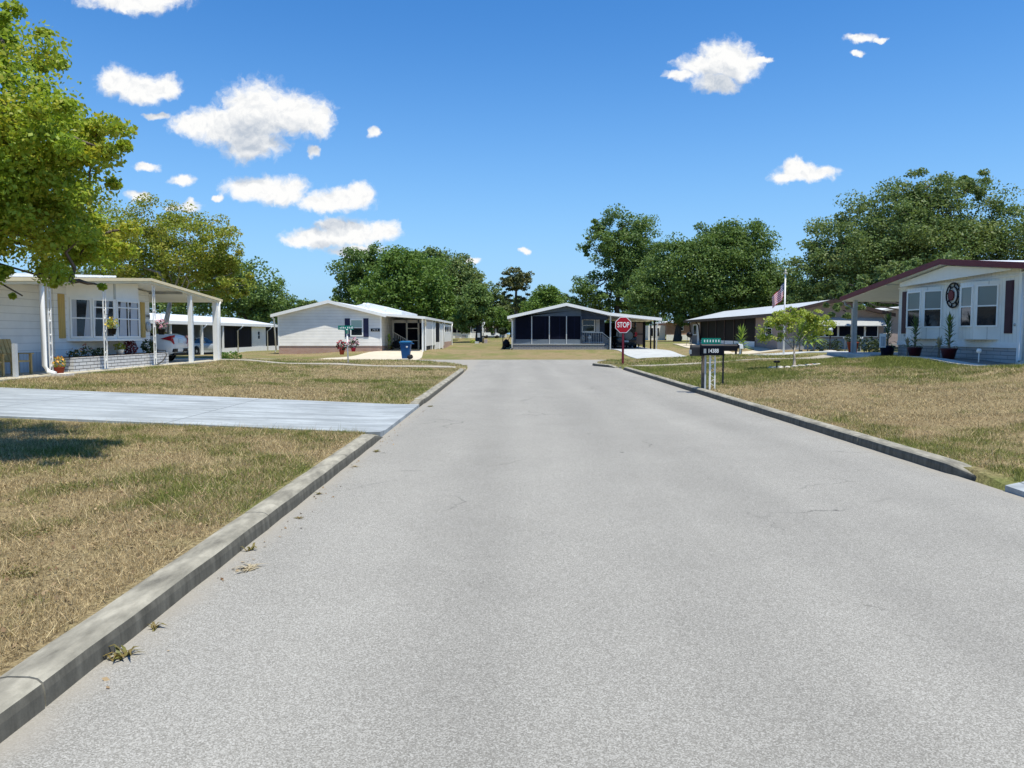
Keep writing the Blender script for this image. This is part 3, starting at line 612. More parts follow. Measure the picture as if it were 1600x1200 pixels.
    tint = mixc(nt, hz, tint, (3.0, 5.9, 9.8))
    nt.links.new(mixc(nt, alpha, tint, cc), bg.inputs['Color']); bg.inputs['Strength'].default_value = SKYSTR
    # clear sky everywhere else: the cloud field is only worked out in the quarter of the sky where clouds hang
    b2 = nt.nodes.new('ShaderNodeBackground'); nt.links.new(tint, b2.inputs['Color']); b2.inputs['Strength'].default_value = SKYSTR
    q = mathn(nt, 'MULTIPLY', mathn(nt, 'COMPARE', xr, 0., .80), mathn(nt, 'COMPARE', zr, .30, .24)); q = mathn(nt, 'MULTIPLY', q, mathn(nt, 'GREATER_THAN', s.outputs[1], .05))
    mx = nt.nodes.new('ShaderNodeMixShader'); nt.links.new(q, mx.inputs[0]); nt.links.new(b2.outputs[0], mx.inputs[1]); nt.links.new(bg.outputs[0], mx.inputs[2]); nt.links.new(mx.outputs[0], out.inputs[0])
SKYSAT, SKYVAL, SKYTINT, SKYSTR = 1.34, 1.33, (1.05,1.22,1.40), .07
world()
cam = bpy.data.cameras.new('camera'); cam.sensor_width = 36; cam.lens = 27.0; cam.clip_end = 5000; cam.clip_start = .05
co = bpy.data.objects.new('camera', cam); C.objects.link(co); co.location = (0,0,EYE); co.rotation_euler = (R(90)-PITCH, 0, 0)
sc = bpy.context.scene; sc.camera = co
sc.view_settings.view_transform = 'Standard'; sc.view_settings.look = 'None'; sc.view_settings.exposure = .40; sc.view_settings.gamma = 1
sc.render.engine = 'CYCLES'; sc.cycles.max_bounces = 6; sc.cycles.transparent_max_bounces = 8
# ================================================================== BUILDING HELPERS
def Ff(y): return ((0, y), (1, 0), (0, 1))          # facade facing the camera side (-Y): a = X, b = depth
def Fx(x, sgn): return ((x, 0), (0, 1), (sgn, 0))   # facade facing the street: a = Y, b = into the house
def Fd(p, q):                                       # facade along p->q in plan, outward side on the right hand of p->q when sgn... b points inward
    d = Vector((q[0]-p[0], q[1]-p[1])); L = d.length; d /= L
    return (tuple(p), (d.x, d.y), (-d.y, d.x)), L
def window(par, F, a0, a1, z0, z1, b=0., fw=.06, rails=(.5,), mulls=(), top=None, low=None, fm=None, proud=.035):
    w = MB(F)
    w.box(a0, a1, b-proud, b+.03, z0, z0+fw); w.box(a0, a1, b-proud, b+.03, z1-fw, z1)
    w.box(a0, a0+fw, b-proud, b+.03, z0+fw, z1-fw); w.box(a1-fw, a1, b-proud, b+.03, z0+fw, z1-fw)
    for r in rails: zz = z0+(z1-z0)*r; w.box(a0+fw, a1-fw, b-proud+.006, b+.02, zz-.022, zz+.022)
    for r in mulls: aa = a0+(a1-a0)*r; w.box(aa-.022, aa+.022, b-proud+.004, b+.022, z0+fw, z1-fw)
    o = obj('window', w, fm or M['trim'], par)
    zs = [z0+fw]+[z0+(z1-z0)*r for r in rails]+[z1-fw]
    for k in range(len(zs)-1):
        p = MB(F).box(a0+fw*.8, a1-fw*.8, b-.012, b-.002, zs[k], zs[k+1]); m = (low if k == 0 else top) or M['glass']
        obj('pane', p, m, o)
    return o
def shutter(par, F, a0, a1, z0, z1, m, b=0.):
    mb = MB(F).box(a0, a1, b-.03, b, z0, z1); mb.box(a0+.05, a1-.05, b-.036, b-.03, z0+.06, (z0+z1)/2-.03); mb.box(a0+.05, a1-.05, b-.036, b-.03, (z0+z1)/2+.03, z1-.06)
    return obj('shutter', mb, m, par)
def text(par, s, F, a, b, z, size, m, ext=.004, off=0., name='lettering', sx=1.):
    cu = bpy.data.curves.new('t', 'FONT'); cu.body = s; cu.size = size; cu.extrude = ext; cu.offset = off; cu.align_x = 'CENTER'; cu.align_y = 'CENTER'
    to = bpy.data.objects.new('t', cu); C.objects.link(to); dg = bpy.context.evaluated_depsgraph_get(); me = bpy.data.meshes.new_from_object(to.evaluated_get(dg)); bpy.data.objects.remove(to)
    mb = MB(F)
    for v in me.vertices: mb.p(a+v.co.x*sx, b-v.co.z, z+v.co.y)
    for f in me.polygons: mb.face(tuple(f.vertices))
    bpy.data.meshes.remove(me); return obj(name, mb, m, par, recalc=True)
def gable_roof(par, F, a0, am, a1, zl, zm, zr, b0, b1, th, m, name='roof'):
    mb = MB(F).prism([(a0, zl), (am, zm), (a1, zr), (a1, zr-th), (am, zm-th), (a0, zl-th)], b0, b1); return obj(name, mb, m, par)
def pipe(par, pts, r, m=None, name='downspout', n=6): return obj(name, MB().tube(pts, r, n, flat=.8), m or M['trim'], par)
def lattice_post(par, x, y, z0, z1, w=.075):
    mb = MB()
    for s_ in (-1, 1): mb.box(x-.014, x+.014, y+s_*w-.014, y+s_*w+.014, z0, z1)
    n = max(2, int((z1-z0)/.55)); 
    for k in range(n):
        a = z0+(z1-z0)*(k+.12)/n; b = z0+(z1-z0)*(k+.88)/n; pts = []
        for j in range(9):
            t = j/8; pts.append((x, y+w*.85*math.cos(t*math.pi)*(1 if k % 2 else -1), a+(b-a)*t))
        mb.tube(pts, .009, 5)
        for t in (.25, .75): mb.ball((x, y+w*.3*(1 if t > .5 else -1)*(1 if k % 2 else -1), a+(b-a)*t+.05), (.012,.035,.045), 6, 4)
    return obj('porch_post', mb, M['white'], par)
# ------------------------------------------------------------------ plants
def cloudpts(n, c, r, shell=.55):
    d = rng.normal(size=(n, 3)); d /= np.linalg.norm(d, axis=1)[:, None]; q = rng.random((n, 1))**(1/3.)*(1-shell)+shell*rng.random((n, 1))**.15
    return np.array(c)+d*q*np.array(r)
def bush(name, label, cat, x, y, z, r, n, ls, m, group=None, flowers=None, nf=0, fs=.05, pot=None, h=None):
    t = thing(name, label, cat, (x, y, z), group); zz = z
    if pot:
        pr, ph, pm = pot; mb = MB().lathe((x, y, z), [(pr*.68, 0), (pr*.95, ph*.86), (pr, ph*.88), (pr, ph), (pr*.9, ph), (pr*.86, ph*.93), (0.01, ph*.93)], 16); obj('pot', mb, pm, t); zz = z+ph*.9
    c = (x, y, zz+r[2]*.8); P = cloudpts(n, c, r, .2); P[:, 2] = np.maximum(P[:, 2], zz+.02)
    SZ = rng.uniform(.6, 1.2, n)*ls
    if flowers: P = np.concatenate([P, cloudpts(nf, (c[0], c[1]-.03, c[2]+.05), (r[0]*1.0, r[1]*1.0, r[2]), .9)]); SZ = np.concatenate([SZ, rng.uniform(.8, 1.4, nf)*fs])
    o = leafmesh('foliage', P, SZ, m, t, .6, .7)
    if flowers: o.data.materials.append(flowers); o.data.polygons.foreach_set('material_index', np.concatenate([np.zeros(n), np.ones(nf)]).astype(np.int32))
    return t
def yucca(name, label, x, y, z, h, rad, n, m, group=None, pot=None, trunk=None, w=.045, top=None, droop=.35, cat='plant'):
    t = thing(name, label, cat, (x, y, z), group); zz = z
    if pot:
        pr, ph, pm = pot; mb = MB().lathe((x, y, z), [(pr*.68, 0), (pr*.95, ph*.86), (pr*1.04, ph*.88), (pr*1.04, ph), (pr*.9, ph), (pr*.86, ph*.93), (0.01, ph*.93)], 18); obj('pot', mb, pm, t); zz = z+ph*.9
    st = zz+(trunk or 0); obj('stem', MB().tube([(x, y, zz), (x+.02, y, zz+h*.92)], [.045, .02], 7), M['barkp'], t)
    V = []
    for i in range(n):
        f = i/n; z0 = st+(zz+h*.9-st)*f; a = i*2.399+random.gauss(0, .2); el = .15+1.15*f+random.gauss(0, .12); L = rad*(1.15-.35*f)*random.uniform(.8, 1.15)*1.15; w_ = w*1.3
        d = Vector((math.cos(a)*math.cos(el), math.sin(a)*math.cos(el), math.sin(el))); s_ = Vector((-math.sin(a), math.cos(a), 0))*w_*.5; p0 = Vector((x, y, z0)); p1 = p0+d*L*.55; p2 = p0+d*L-Vector((0, 0, L*droop*(1-f)))
        V += [p0-s_*.6, p0+s_*.6, p1+s_, p1-s_, p1-s_, p1+s_, p2+s_*.08, p2-s_*.08]
    npmesh('fronds', np.array([tuple(v) for v in V]), 4, m, t)
    if top:
        V = []
        for i in range(26):
            a = i*2.399; el = random.uniform(.3, 1.4); d = Vector((math.cos(a)*math.cos(el), math.sin(a)*math.cos(el), math.sin(el))); s_ = Vector((-math.sin(a), math.cos(a), 0))*w*.5; p0 = Vector((x, y, zz+h*.9)); L = rad*.6
            V += [p0-s_, p0+s_, p0+d*L+s_*.2, p0+d*L-s_*.2]
        npmesh('new_growth', np.array([tuple(v) for v in V]), 4, top, t)
    return t
# ------------------------------------------------------------------ LEFT NEAR HOME (gable end to the street)
def left_home():
    F = Fx(-14.2, -1); zf = .47
    h = thing('mobile_home', 'white mobile home on the left with cream fascia, yellow shutters and carport', 'house', (-14.2, 27, zf))
    def rz(a): return 3.58-.068*abs(a-27.6)-.17
    w = MB(F); w.prism([(23.9, .40), (30.2, .40), (30.2, rz(30.2)-.01), (27.6, rz(27.6)-.01), (23.9, rz(23.9)-.01)], 0, 13); obj('wall', w, M['sidew'], h)
    w = MB(F); w.prism([(10, 1.05), (23.9, 1.05), (23.9, rz(23.9)-.01), (10, rz(10)-.01)], .4, 13.01); obj('wall', w, M['sidew'], h)
    obj('skirting', MB(F).box(10, 23.9, .36, .4, .4, 1.05), M['skirtv'], h)
    gable_roof(h, F, 8, 27.6, 34.3, 3.58-.068*19.6, 3.58, 3.58-.068*6.7, -1.28, 14, .12, M['roofw'])
    f = MB(F)
    f.prism([(8, 3.58-.068*19.6+.01), (27.6, 3.59), (34.32, 3.58-.068*6.7+.01), (34.32, 3.58-.068*6.7-.09), (27.6, 3.49), (8, 3.58-.068*19.6-.09)], -1.335, -1.28)
    f.prism([(8, 2.247-.10), (27.6, 3.48), (34.3, 3.1244-.10), (34.3, 3.1244-.17), (27.6, 3.41), (8, 2.247-.17)], -1.31, -1.28)
    obj('fascia', f, M['cream'], h)
    obj('roof_cap', MB(F).prism([(20.2, 3.20), (25.6, 3.53), (25.6, 3.47), (20.2, 3.1)], -1.1, 9), M['trim'], h)
    obj('soffit_seam', MB(F).box(30.4, 30.48, -1.2, 13, rz(30.4)-.05, rz(30.4)+.04), M['greyw'], h)
    # bay window body: angled near face, straight front, return
    pl = [(-14.2, 24.6), (-13.5, 26.25), (-13.5, 27.9), (-14.2, 28.7)]
    b = MB(); b.plate(pl, [1.42]*4, [rz(24.6)+.0, rz(26.25), rz(27.6), rz(28.7)]); obj('bay', b, M['white'], h)
    b = MB(); b.plate([(-14.19, 24.5), (-13.44, 26.22), (-13.44, 27.95), (-14.19, 28.8)], 1.37, 1.43); obj('bay_sill', b, M['trim'], h)
    def dwin(F2, a0, a1, cur, mulls=(), rails=(.5,)):
        z0, z1 = 1.47, 2.77
        o = MB(F2); fw = .06
        o.box(a0, a1, -.04, .0, z0, z0+fw); o.box(a0, a1, -.04, .0, z1-fw, z1); o.box(a0, a0+fw, -.04, 0, z0+fw, z1-fw); o.box(a1-fw, a1, -.04, 0, z0+fw, z1-fw)
        for r in rails: zz = z0+(z1-z0)*r; o.box(a0+fw, a1-fw, -.034, -.001, zz-.02, zz+.02)
        for r in mulls: aa = a0+(a1-a0)*r; o.box(aa-.02, aa+.02, -.036, -.001, z0+fw, z1-fw)
        wi = obj('window', o, M['trim'], h); obj('pane', MB(F2).box(a0+fw*.8, a1-fw*.8, -.012, -.003, z0+fw*.8, z1-fw*.8), M['glass'], wi)
        for poly in cur: obj('curtain', MB(F2).prism(poly, -.018, -.0125), M['curtain'], wi)
    F2, L = Fd((-14.2, 24.6), (-13.5, 26.25)); z0, z1 = 1.53, 2.71
    dwin(F2, .08, .86, [[(.14,z0),(.14,z1),(.33,z1),(.31,z0)], [(.72,z1),(.8,z1),(.8,z0),(.56,z0)]])
    dwin(F2, .90, 1.74, [[(.96,z1),(1.06,z1),(.99,z0+.3),(.96,z0+.3)], [(1.45,z1),(1.55,z1),(1.38,z0),(1.22,z0)]], rails=(.5,.78))
    F3 = ((-13.5, 0), (0, 1), (-1, 0))
    dwin(F3, 26.3, 27.86, [[(26.6,z1),(26.95,z1),(26.95,z0),(26.42,z0)], [(27.3,z1),(27.74,z1),(27.74,z0),(27.2,z0)]], mulls=(.5,), rails=(.5,.8))
    obj('bay_batten', MB().box(-13.53, -13.49, 26.2, 26.3, 2.78, rz(26.25)-.02), M['steel'], h)
    shutter(h, F, 24.12, 24.45, 1.47, 2.86, M['yellow']); shutter(h, F, 29.45, 29.78, 1.47, 2.82, M['yellow'])
    pn = obj('number_plate', MB(F).box(29.82, 30.2, -.02, 0, 2.2, 2.38), M['steel'], h); text(pn, '14376', F, 30.01, -.024, 2.29, .12, M['black'])
    obj('wall_disc', MB().lathe((-14.17, 30.0, 1.88), [(.01, 0), (.2, 0), (.2, .03), (.01, .04)], 18, axis='x'), M['skirtv'], h)
    for px, p in ((165, 24.6), (243, 28.0)): lattice_post(h, -13.0, p, .5, rz(p)-.02)
    lattice_post(h, -13.05, 21.75, .45, rz(21.7)-.02, .065)
    obj('carport_post', MB().box(-13.07, -12.93, 31.05, 31.19, .44, rz(31.1)), M['trim'], h); obj('carport_post', MB().box(-14.0, -13.86, 33.4, 33.54, .44, rz(33.4)), M['offwhite'], h)
    obj('carport_post', MB().box(-13.12, -12.92, 33.75, 33.98, .42, rz(33.8)), M['white'], h)
    obj('carport_post', MB().box(-20.1, -19.98, 33.75, 33.87, .42, rz(33.8)), M['dark'], h); obj('carport_post', MB().box(-17.1, -17.02, 33.75, 33.83, .42, rz(33.8)), M['dark'], h)
    obj('rear_beam', MB(F).box(30.2, 34.2, 9, 9.1, 2.75, 2.95), M['brown'], h)
    pipe(h, [(-13.0,21.42,3.05),(-13.0,21.35,2.9),(-13.0,21.35,.72),(-12.9,21.35,.56),(-12.72,21.38,.5)], .075, n=8); pipe(h, [(-12.88,34.05,3.02),(-12.9,34.0,2.9),(-12.9,33.99,.5)], .05)
    obj('rail_post', MB().box(-13.2, -13.12, 20.28, 20.4, .45, 1.35), M['steel'], h)
    # slab under porch and carport
    struct(obj('patio', MB().plate([(-12.75,10),(-12.75,34.2),(-27,34.2),(-27,10)], .1, .46), M['patio']))
    t = thing('splash_block', 'flat white concrete splash block below the porch downspout', 'splash block', (-12.6, 21.5, .42))
    obj('slab', MB().box(-12.74, -12.35, 21.2, 21.65, .38, .50), M['stonew'], t)
    # planter and its plants
    t = thing('planter', 'long white block planter below the bay window of the left home', 'planter', (-13.7, 26.6, .46))
    obj('block_wall', MB().box(-13.95, -13.3, 23.3, 29.75, .46, .88), M['block'], t); obj('soil', MB().box(-13.88, -13.38, 23.38, 29.67, .85, .895), M['soil'], t)
    G = 'plants in the white block planter'; zp = .89
    bush('planter_plant', 'low green and rusty foliage at the near end of the block planter', 'plant', -13.6, 24.0, zp, (.22,.45,.13), 190, .07, M['leafk'], G, M['forange'], 22, .05)
    bush('planter_plant', 'pinkish budding plant beside the near planter foliage', 'plant', -13.55, 24.5, zp, (.15,.18,.2), 90, .07, M['leafk'], G, M['terra'], 26, .06)
    bush('planter_plant', 'dark trailing greenery in the planter below the middle window', 'plant', -13.6, 25.4, zp, (.2,.5,.14), 200, .08, M['leafk'], G)
    bush('planter_plant', 'brownish leafy plant in a white pot inside the planter', 'plant', -13.55, 26.55, zp, (.18,.3,.14), 120, .09, M['leafy'], G, pot=(.14,.18,M['white']))
    bush('planter_plant', 'dark red croton bush in the block planter', 'plant', -13.6, 27.35, zp, (.22,.36,.3), 260, .1, M['croton'], G)
    bush('planter_plant', 'dark green spiky bush at the far end of the planter', 'plant', -13.6, 28.8, zp, (.22,.42,.3), 220, .12, M['leafk'], G)
    t = thing('garden_hose', 'dark hose looped over the far end of the block planter', 'hose', (-13.28, 29.3, .5))
    obj('hose', MB().tube([(-13.5,29.1,1.0),(-13.28,29.45,.97),(-13.26,29.5,.8),(-13.26,29.2,.6),(-13.24,28.8,.5),(-13.2,28.6,.475)], .018, 6), M['rubber'], t)
    bush('flower_pot', 'terracotta pot of yellow and orange flowers at the near porch post', 'plant', -12.95, 21.95, .46, (.2,.2,.17), 110, .06, M['leafs'], None, M['forange'], 60, .07, pot=(.15,.2,M['terra']))
    for (yy, z, lab, fl, k) in ((24.62, 1.78, 'hanging basket of yellow flowers on the porch post before the window', M['fyel'], 0), (28.1, 1.9, 'dark hanging pot of pink and white flowers by the carport', M['fpink'], 1)):
        t = bush('hanging_basket', lab, 'hanging basket', -12.86, yy+.14, z-.32 if k else z-.2, (.22,.22,.2), 110, .07, M['leafk'] if k else M['leafs'], 'hanging baskets on the left porch', fl, 46, .09, pot=(.14,.2,M['black']))
        obj('hook', MB().tube([(-12.98,yy,z+.45),(-12.86,yy+.14,z+.42),(-12.86,yy+.14,z+.1)], .008, 5), M['black'], t)
    # two wooden porch chairs
    def chair(x, y, rz_, label):
        t = thing('porch_chair', label, 'chair', (0,0,0), 'wooden chairs on the left porch')
        s_ = MB().box(-.26, .26, -.25, .27, .36, .40); obj('seat', s_, M['wood'], t)
        bk = MB()
        for k in range(4): a = -.24+k*.13; i = [bk.p(*q) for q in ((a,.2,.38),(a+.11,.2,.38),(a+.11,.24,.38),(a,.24,.38),(a,.42,1.0),(a+.11,.42,1.0),(a+.11,.46,1.0),(a,.46,1.0))]; [bk.face([i[j] for j in q]) for q in ((0,1,2,3),(4,5,6,7),(0,1,5,4),(2,3,7,6),(1,2,6,5),(0,3,7,4))]
        obj('backrest', bk, M['wood'], t)
        for sx in (-.3, .3):
            obj('armrest', MB().box(sx-.05, sx+.05, -.3, .32, .58, .61), M['wood'], t)
            obj('leg', MB().box(sx-.025, sx+.025, -.26, -.19, 0, .58), M['wood'], t); obj('leg', MB().box(sx-.025, sx+.025, .2, .27, 0, .58), M['wood'], t)
        t.location = (x, y, .46); t.rotation_euler = (0,0,rz_)
    chair(-13.95, 21.55, R(75), 'pale wooden porch chair beside the white downspout'); chair(-13.95, 20.35, R(75), 'pale wooden porch chair cut by the left picture edge')
left_home()
# ------------------------------------------------------------------ RIGHT NEAR HOME
def right_home():
    X = 16.0; F = Fx(X, 1); zg = .72
    h = thing('mobile_home', 'white mobile home on the right with burgundy roof edge and shutters', 'house', (X, 28, zg))
    rz = lambda a: 4.27-.117*abs(a-27.9)
    w = MB(F); w.prism([(24.3, 1.15), (31.9, 1.15), (31.9, rz(31.9)-.2), (27.9, rz(27.9)-.2), (24.3, rz(24.3)-.2)], 0, 15); obj('wall', w, M['sidep'], h)
    obj('skirting', MB(F).box(24.28, 31.92, .03, 14.9, .5, 1.15), M['stone'], h)
    obj('base_trim', MB(F).box(24.28, 31.92, -.02, .02, 1.15, 1.33), M['white'], h)
    g_ = MB(F).prism([(24.35, 3.62), (31.3, 3.5), (31.3, rz(31.3)-.21), (27.9, rz(27.9)-.21), (24.35, rz(24.35)-.21)], -.30, -.26); obj('gable_panel', g_, M['white'], h)
    obj('frieze_trim', MB(F).box(24.3, 31.92, -.04, 0, 3.44, 3.5), M['offwhite'], h)
    gable_roof(h, F, 19.6, 27.9, 36.15, rz(19.6)-.02, rz(27.9)-.02, rz(36.15)-.02, -.58, 16, .14, M['roofw'])
    f = MB(F); f.prism([(19.6, rz(19.6)+.03), (27.9, rz(27.9)+.03), (36.2, rz(36.2)+.03), (36.2, rz(36.2)-.17), (27.9, rz(27.9)-.17), (19.6, rz(19.6)-.17)], -.64, -.58); obj('fascia', f, M['burg'], h)
    obj('soffit', MB(F).prism([(31.9, rz(31.9)-.17), (36.1, rz(36.1)-.17), (36.1, rz(36.1)-.2), (31.9, rz(31.9)-.2)], -.57, 9), M['offwhite'], h)
    obj('carport_beam', MB(F).box(31.9, 36.1, 9, 9.12, 2.9, 3.1), M['greyw'], h)
    obj('carport_post', MB().box(X-.16, X+.0, 35.7, 35.86, .62, rz(35.8)-.15), M['steel'], h)
    pipe(h, [(X-.45,36.05,rz(36)-.2),(X-.44,36.0,rz(36)-.35),(X-.2,35.75,rz(36)-.55),(X-.2,35.72,.75)], .06, M['steel'])
    obj('corner_post', MB(F).box(24.1, 24.3, -.06, .1, .6, 3.55), M['trim'], h)
    pipe(h, [(X-.1,24.0,3.5),(X-.1,24.0,.8),(X-.25,23.95,.7)], .06)
    obj('wall', MB(F).box(18, 24.1, .02, 12, .6, 3.35), M['sidep'], h)
    # two bays: far face, front and near face, each glazed
    for k, (y0, y1) in enumerate(((25.25, 27.25), (28.55, 30.85))):
        dep = .42; c0 = y0+.75; c1 = y1-.4; pl = [(X, y0), (X-dep, c0), (X-dep, c1), (X, y1)]
        body = obj('bay', MB().plate(pl, 1.42, 3.36), M['sidep'], h)
        lw = M['glass'] if k else M['dark']
        def face(p, q, marg, top, low):
            F2, L = Fd(q, p); return window(h, F2, marg, L-marg, 1.6+.24, 3.24, 0, .05, (.5,), top=top, low=low)
        face((X, y0), (X-dep, c0), .07, M['blind'], M['glass']); face((X-dep, c0), (X-dep, c1), .08, M['blind'], M['glass']); face((X-dep, c1), (X, y1), .06, M['bluegl'], M['glass'])
    for y0, y1 in ((24.62, 25.0), (31.1, 31.6)): shutter(h, F, y0, y1, 1.62, 3.32, M['burgs'])
    for y0 in (31.35, 28.0, 24.5): obj('hose_tap', MB().lathe((X-.03, y0, 1.55+(y0 < 25)*.35), [(.01,0),(.045,0),(.045,.05),(.01,.06)], 8, axis='x'), M['galv'], h)
    # wall medallion (ring, spokes, sun and moon)
    t = thing('wall_medallion', 'round metal sun and moon wall ornament between the two bays', 'wall ornament', (X-.05, 27.9, 3.0))
    r = MB(); cy, cz = 27.9, 3.0
    for rad, tr in ((.44, .028), (.3, .02)): r.tube([(X-.06, cy+rad*math.cos(a*math.pi/16), cz+rad*math.sin(a*math.pi/16)) for a in range(33)], tr, 6)
    for k in range(8): a = k*math.pi/4+.2; r.tube([(X-.06, cy+.3*math.cos(a), cz+.3*math.sin(a)), (X-.06, cy+.44*math.cos(a), cz+.44*math.sin(a))], .03, 5)
    obj('ring', r, M['dark'], t)
    s_ = MB(); P = [];
    for k in range(32): a = k*math.pi/16; rr = .20 if k % 2 else .15; P.append((cy+.1+rr*math.cos(a), cz+.0+rr*math.sin(a)))
    A = [s_.p(X-.09, a, b) for a, b in P]; B = [s_.p(X-.05, a, b) for a, b in P]; s_.face(A); s_.face(B); [s_.face((A[k], A[(k+1)%32], B[(k+1)%32], B[k])) for k in range(32)]; obj('sun_face', s_, M['burg'], t)
    mn = MB(); P = [(cy+.27*math.cos(a), cz+.27*math.sin(a)) for a in np.linspace(math.pi*.55, math.pi*1.45, 14)][::-1]; P = [(cy-.0+.27*math.cos(a), cz+.27*math.sin(a)) for a in np.linspace(math.pi*.55+math.pi*0, math.pi*1.45, 14)]; Q = [(cy+.02+.17*math.cos(a), cz+.24*math.sin(a)) for a in np.linspace(math.pi*1.45, math.pi*.55, 14)]
    P = P+Q; A = [mn.p(X-.085, a, b) for a, b in P]; B = [mn.p(X-.055, a, b) for a, b in P]; mn.face(A); mn.face(B); n = len(P); [mn.face((A[k], A[(k+1)%n], B[(k+1)%n], B[k])) for k in range(n)]; obj('moon', mn, M['galv'], t)
    # gravel bed and edging along the wall
    zb = lambda x, y: surf(x, y)
    sheet('gravel_bed', [(15.0,23.4),(14.95,32.2),(16.05,32.2),(16.05,23.4)], M['gravel'], lambda x, y: surf(x, y)+.03, .5)
    sheet('edging_strip', [(14.6,20),(14.55,33.5),(15.0,33.5),(14.98,23),(15.2,20)], M['stonew'], lambda x, y: surf(x, y)+.06, .5)
    struct(obj('carport_slab', MB().plate([(15.0,32.2),(15.0,36.6),(26,36.6),(26,32.2)], .3, .74), M['palegrey']))
    yucca('potted_yucca', 'dark green potted yucca by the left bay of the burgundy trimmed home', 15.25, 29.1, g(15.25,29.1)+.03, 1.15, .34, 70, M['yucca'], 'potted yuccas along the right home', pot=(.26,.36,M['maroon']), w=.045)
    yucca('potted_yucca', 'potted yucca with a bright lime top below the medallion', 15.2, 26.75, g(15.2,26.75)+.03, 1.1, .36, 46, M['yucca'], 'potted yuccas along the right home', pot=(.27,.37,M['maroon']), top=M['yuccay'], w=.05)
    yucca('potted_yucca', 'tall yucca in a dark navy pot at the carport corner', 15.5, 31.75, g(15.5,31.75)+.03, 1.25, .42, 60, M['yucca'], 'potted yuccas along the right home', pot=(.30,.5,M['navyp']), top=M['yuccay'], w=.045)
    t = thing('garden_plaque', 'tall white picture plaque hung on the navy pot at the carport', 'plaque', (15.15, 31.5, 1.0))
    obj('panel', MB().box(15.02, 15.28, 31.42, 31.44, 1.05, 1.62), M['white'], t); obj('picture', MB().box(15.06, 15.24, 31.405, 31.42, 1.1, 1.5), M['skirtv'], t); obj('stake', MB().tube([(15.15,31.45,.75),(15.15,31.45,1.06)], .012, 5), M['black'], t)
    for (x, y, lab) in ((15.3, 29.75, 'pale dried fronds left of the dark potted yucca'), (15.3, 27.55, 'pale dried flower fronds left of the lime topped yucca')):
        yucca('dried_plant', lab, x, y, g(x, y)+.03, .62, .3, 22, M['dry'], 'dried plants by the right home', w=.05, droop=.6, trunk=.3)
    bush('potted_plant', 'leafy plant in a red pot beside the carport post', 'plant', 16.4, 37.0, .72, (.42,.35,.26), 170, .14, M['leafk'], None, pot=(.27,.5,M['terra']))
    bush('shrub', 'dark spreading shrub under the carport edge by the red pot', 'shrub', 17.6, 37.6, .7, (.6,.4,.42), 260, .14, M['leafk'])
    t = thing('garden_light', 'small white garden spotlight in front of the stone skirting', 'garden light', (14.95, 24.6, .74))
    obj('stake', MB().tube([(14.95,24.6,.7),(14.95,24.6,1.0)], .018, 6), M['white'], t); obj('lamp_head', MB().lathe((14.95,24.6,1.0), [(.05,0),(.075,.03),(.075,.09),(.05,.13),(.01,.14)], 10), M['white'], t)
right_home()
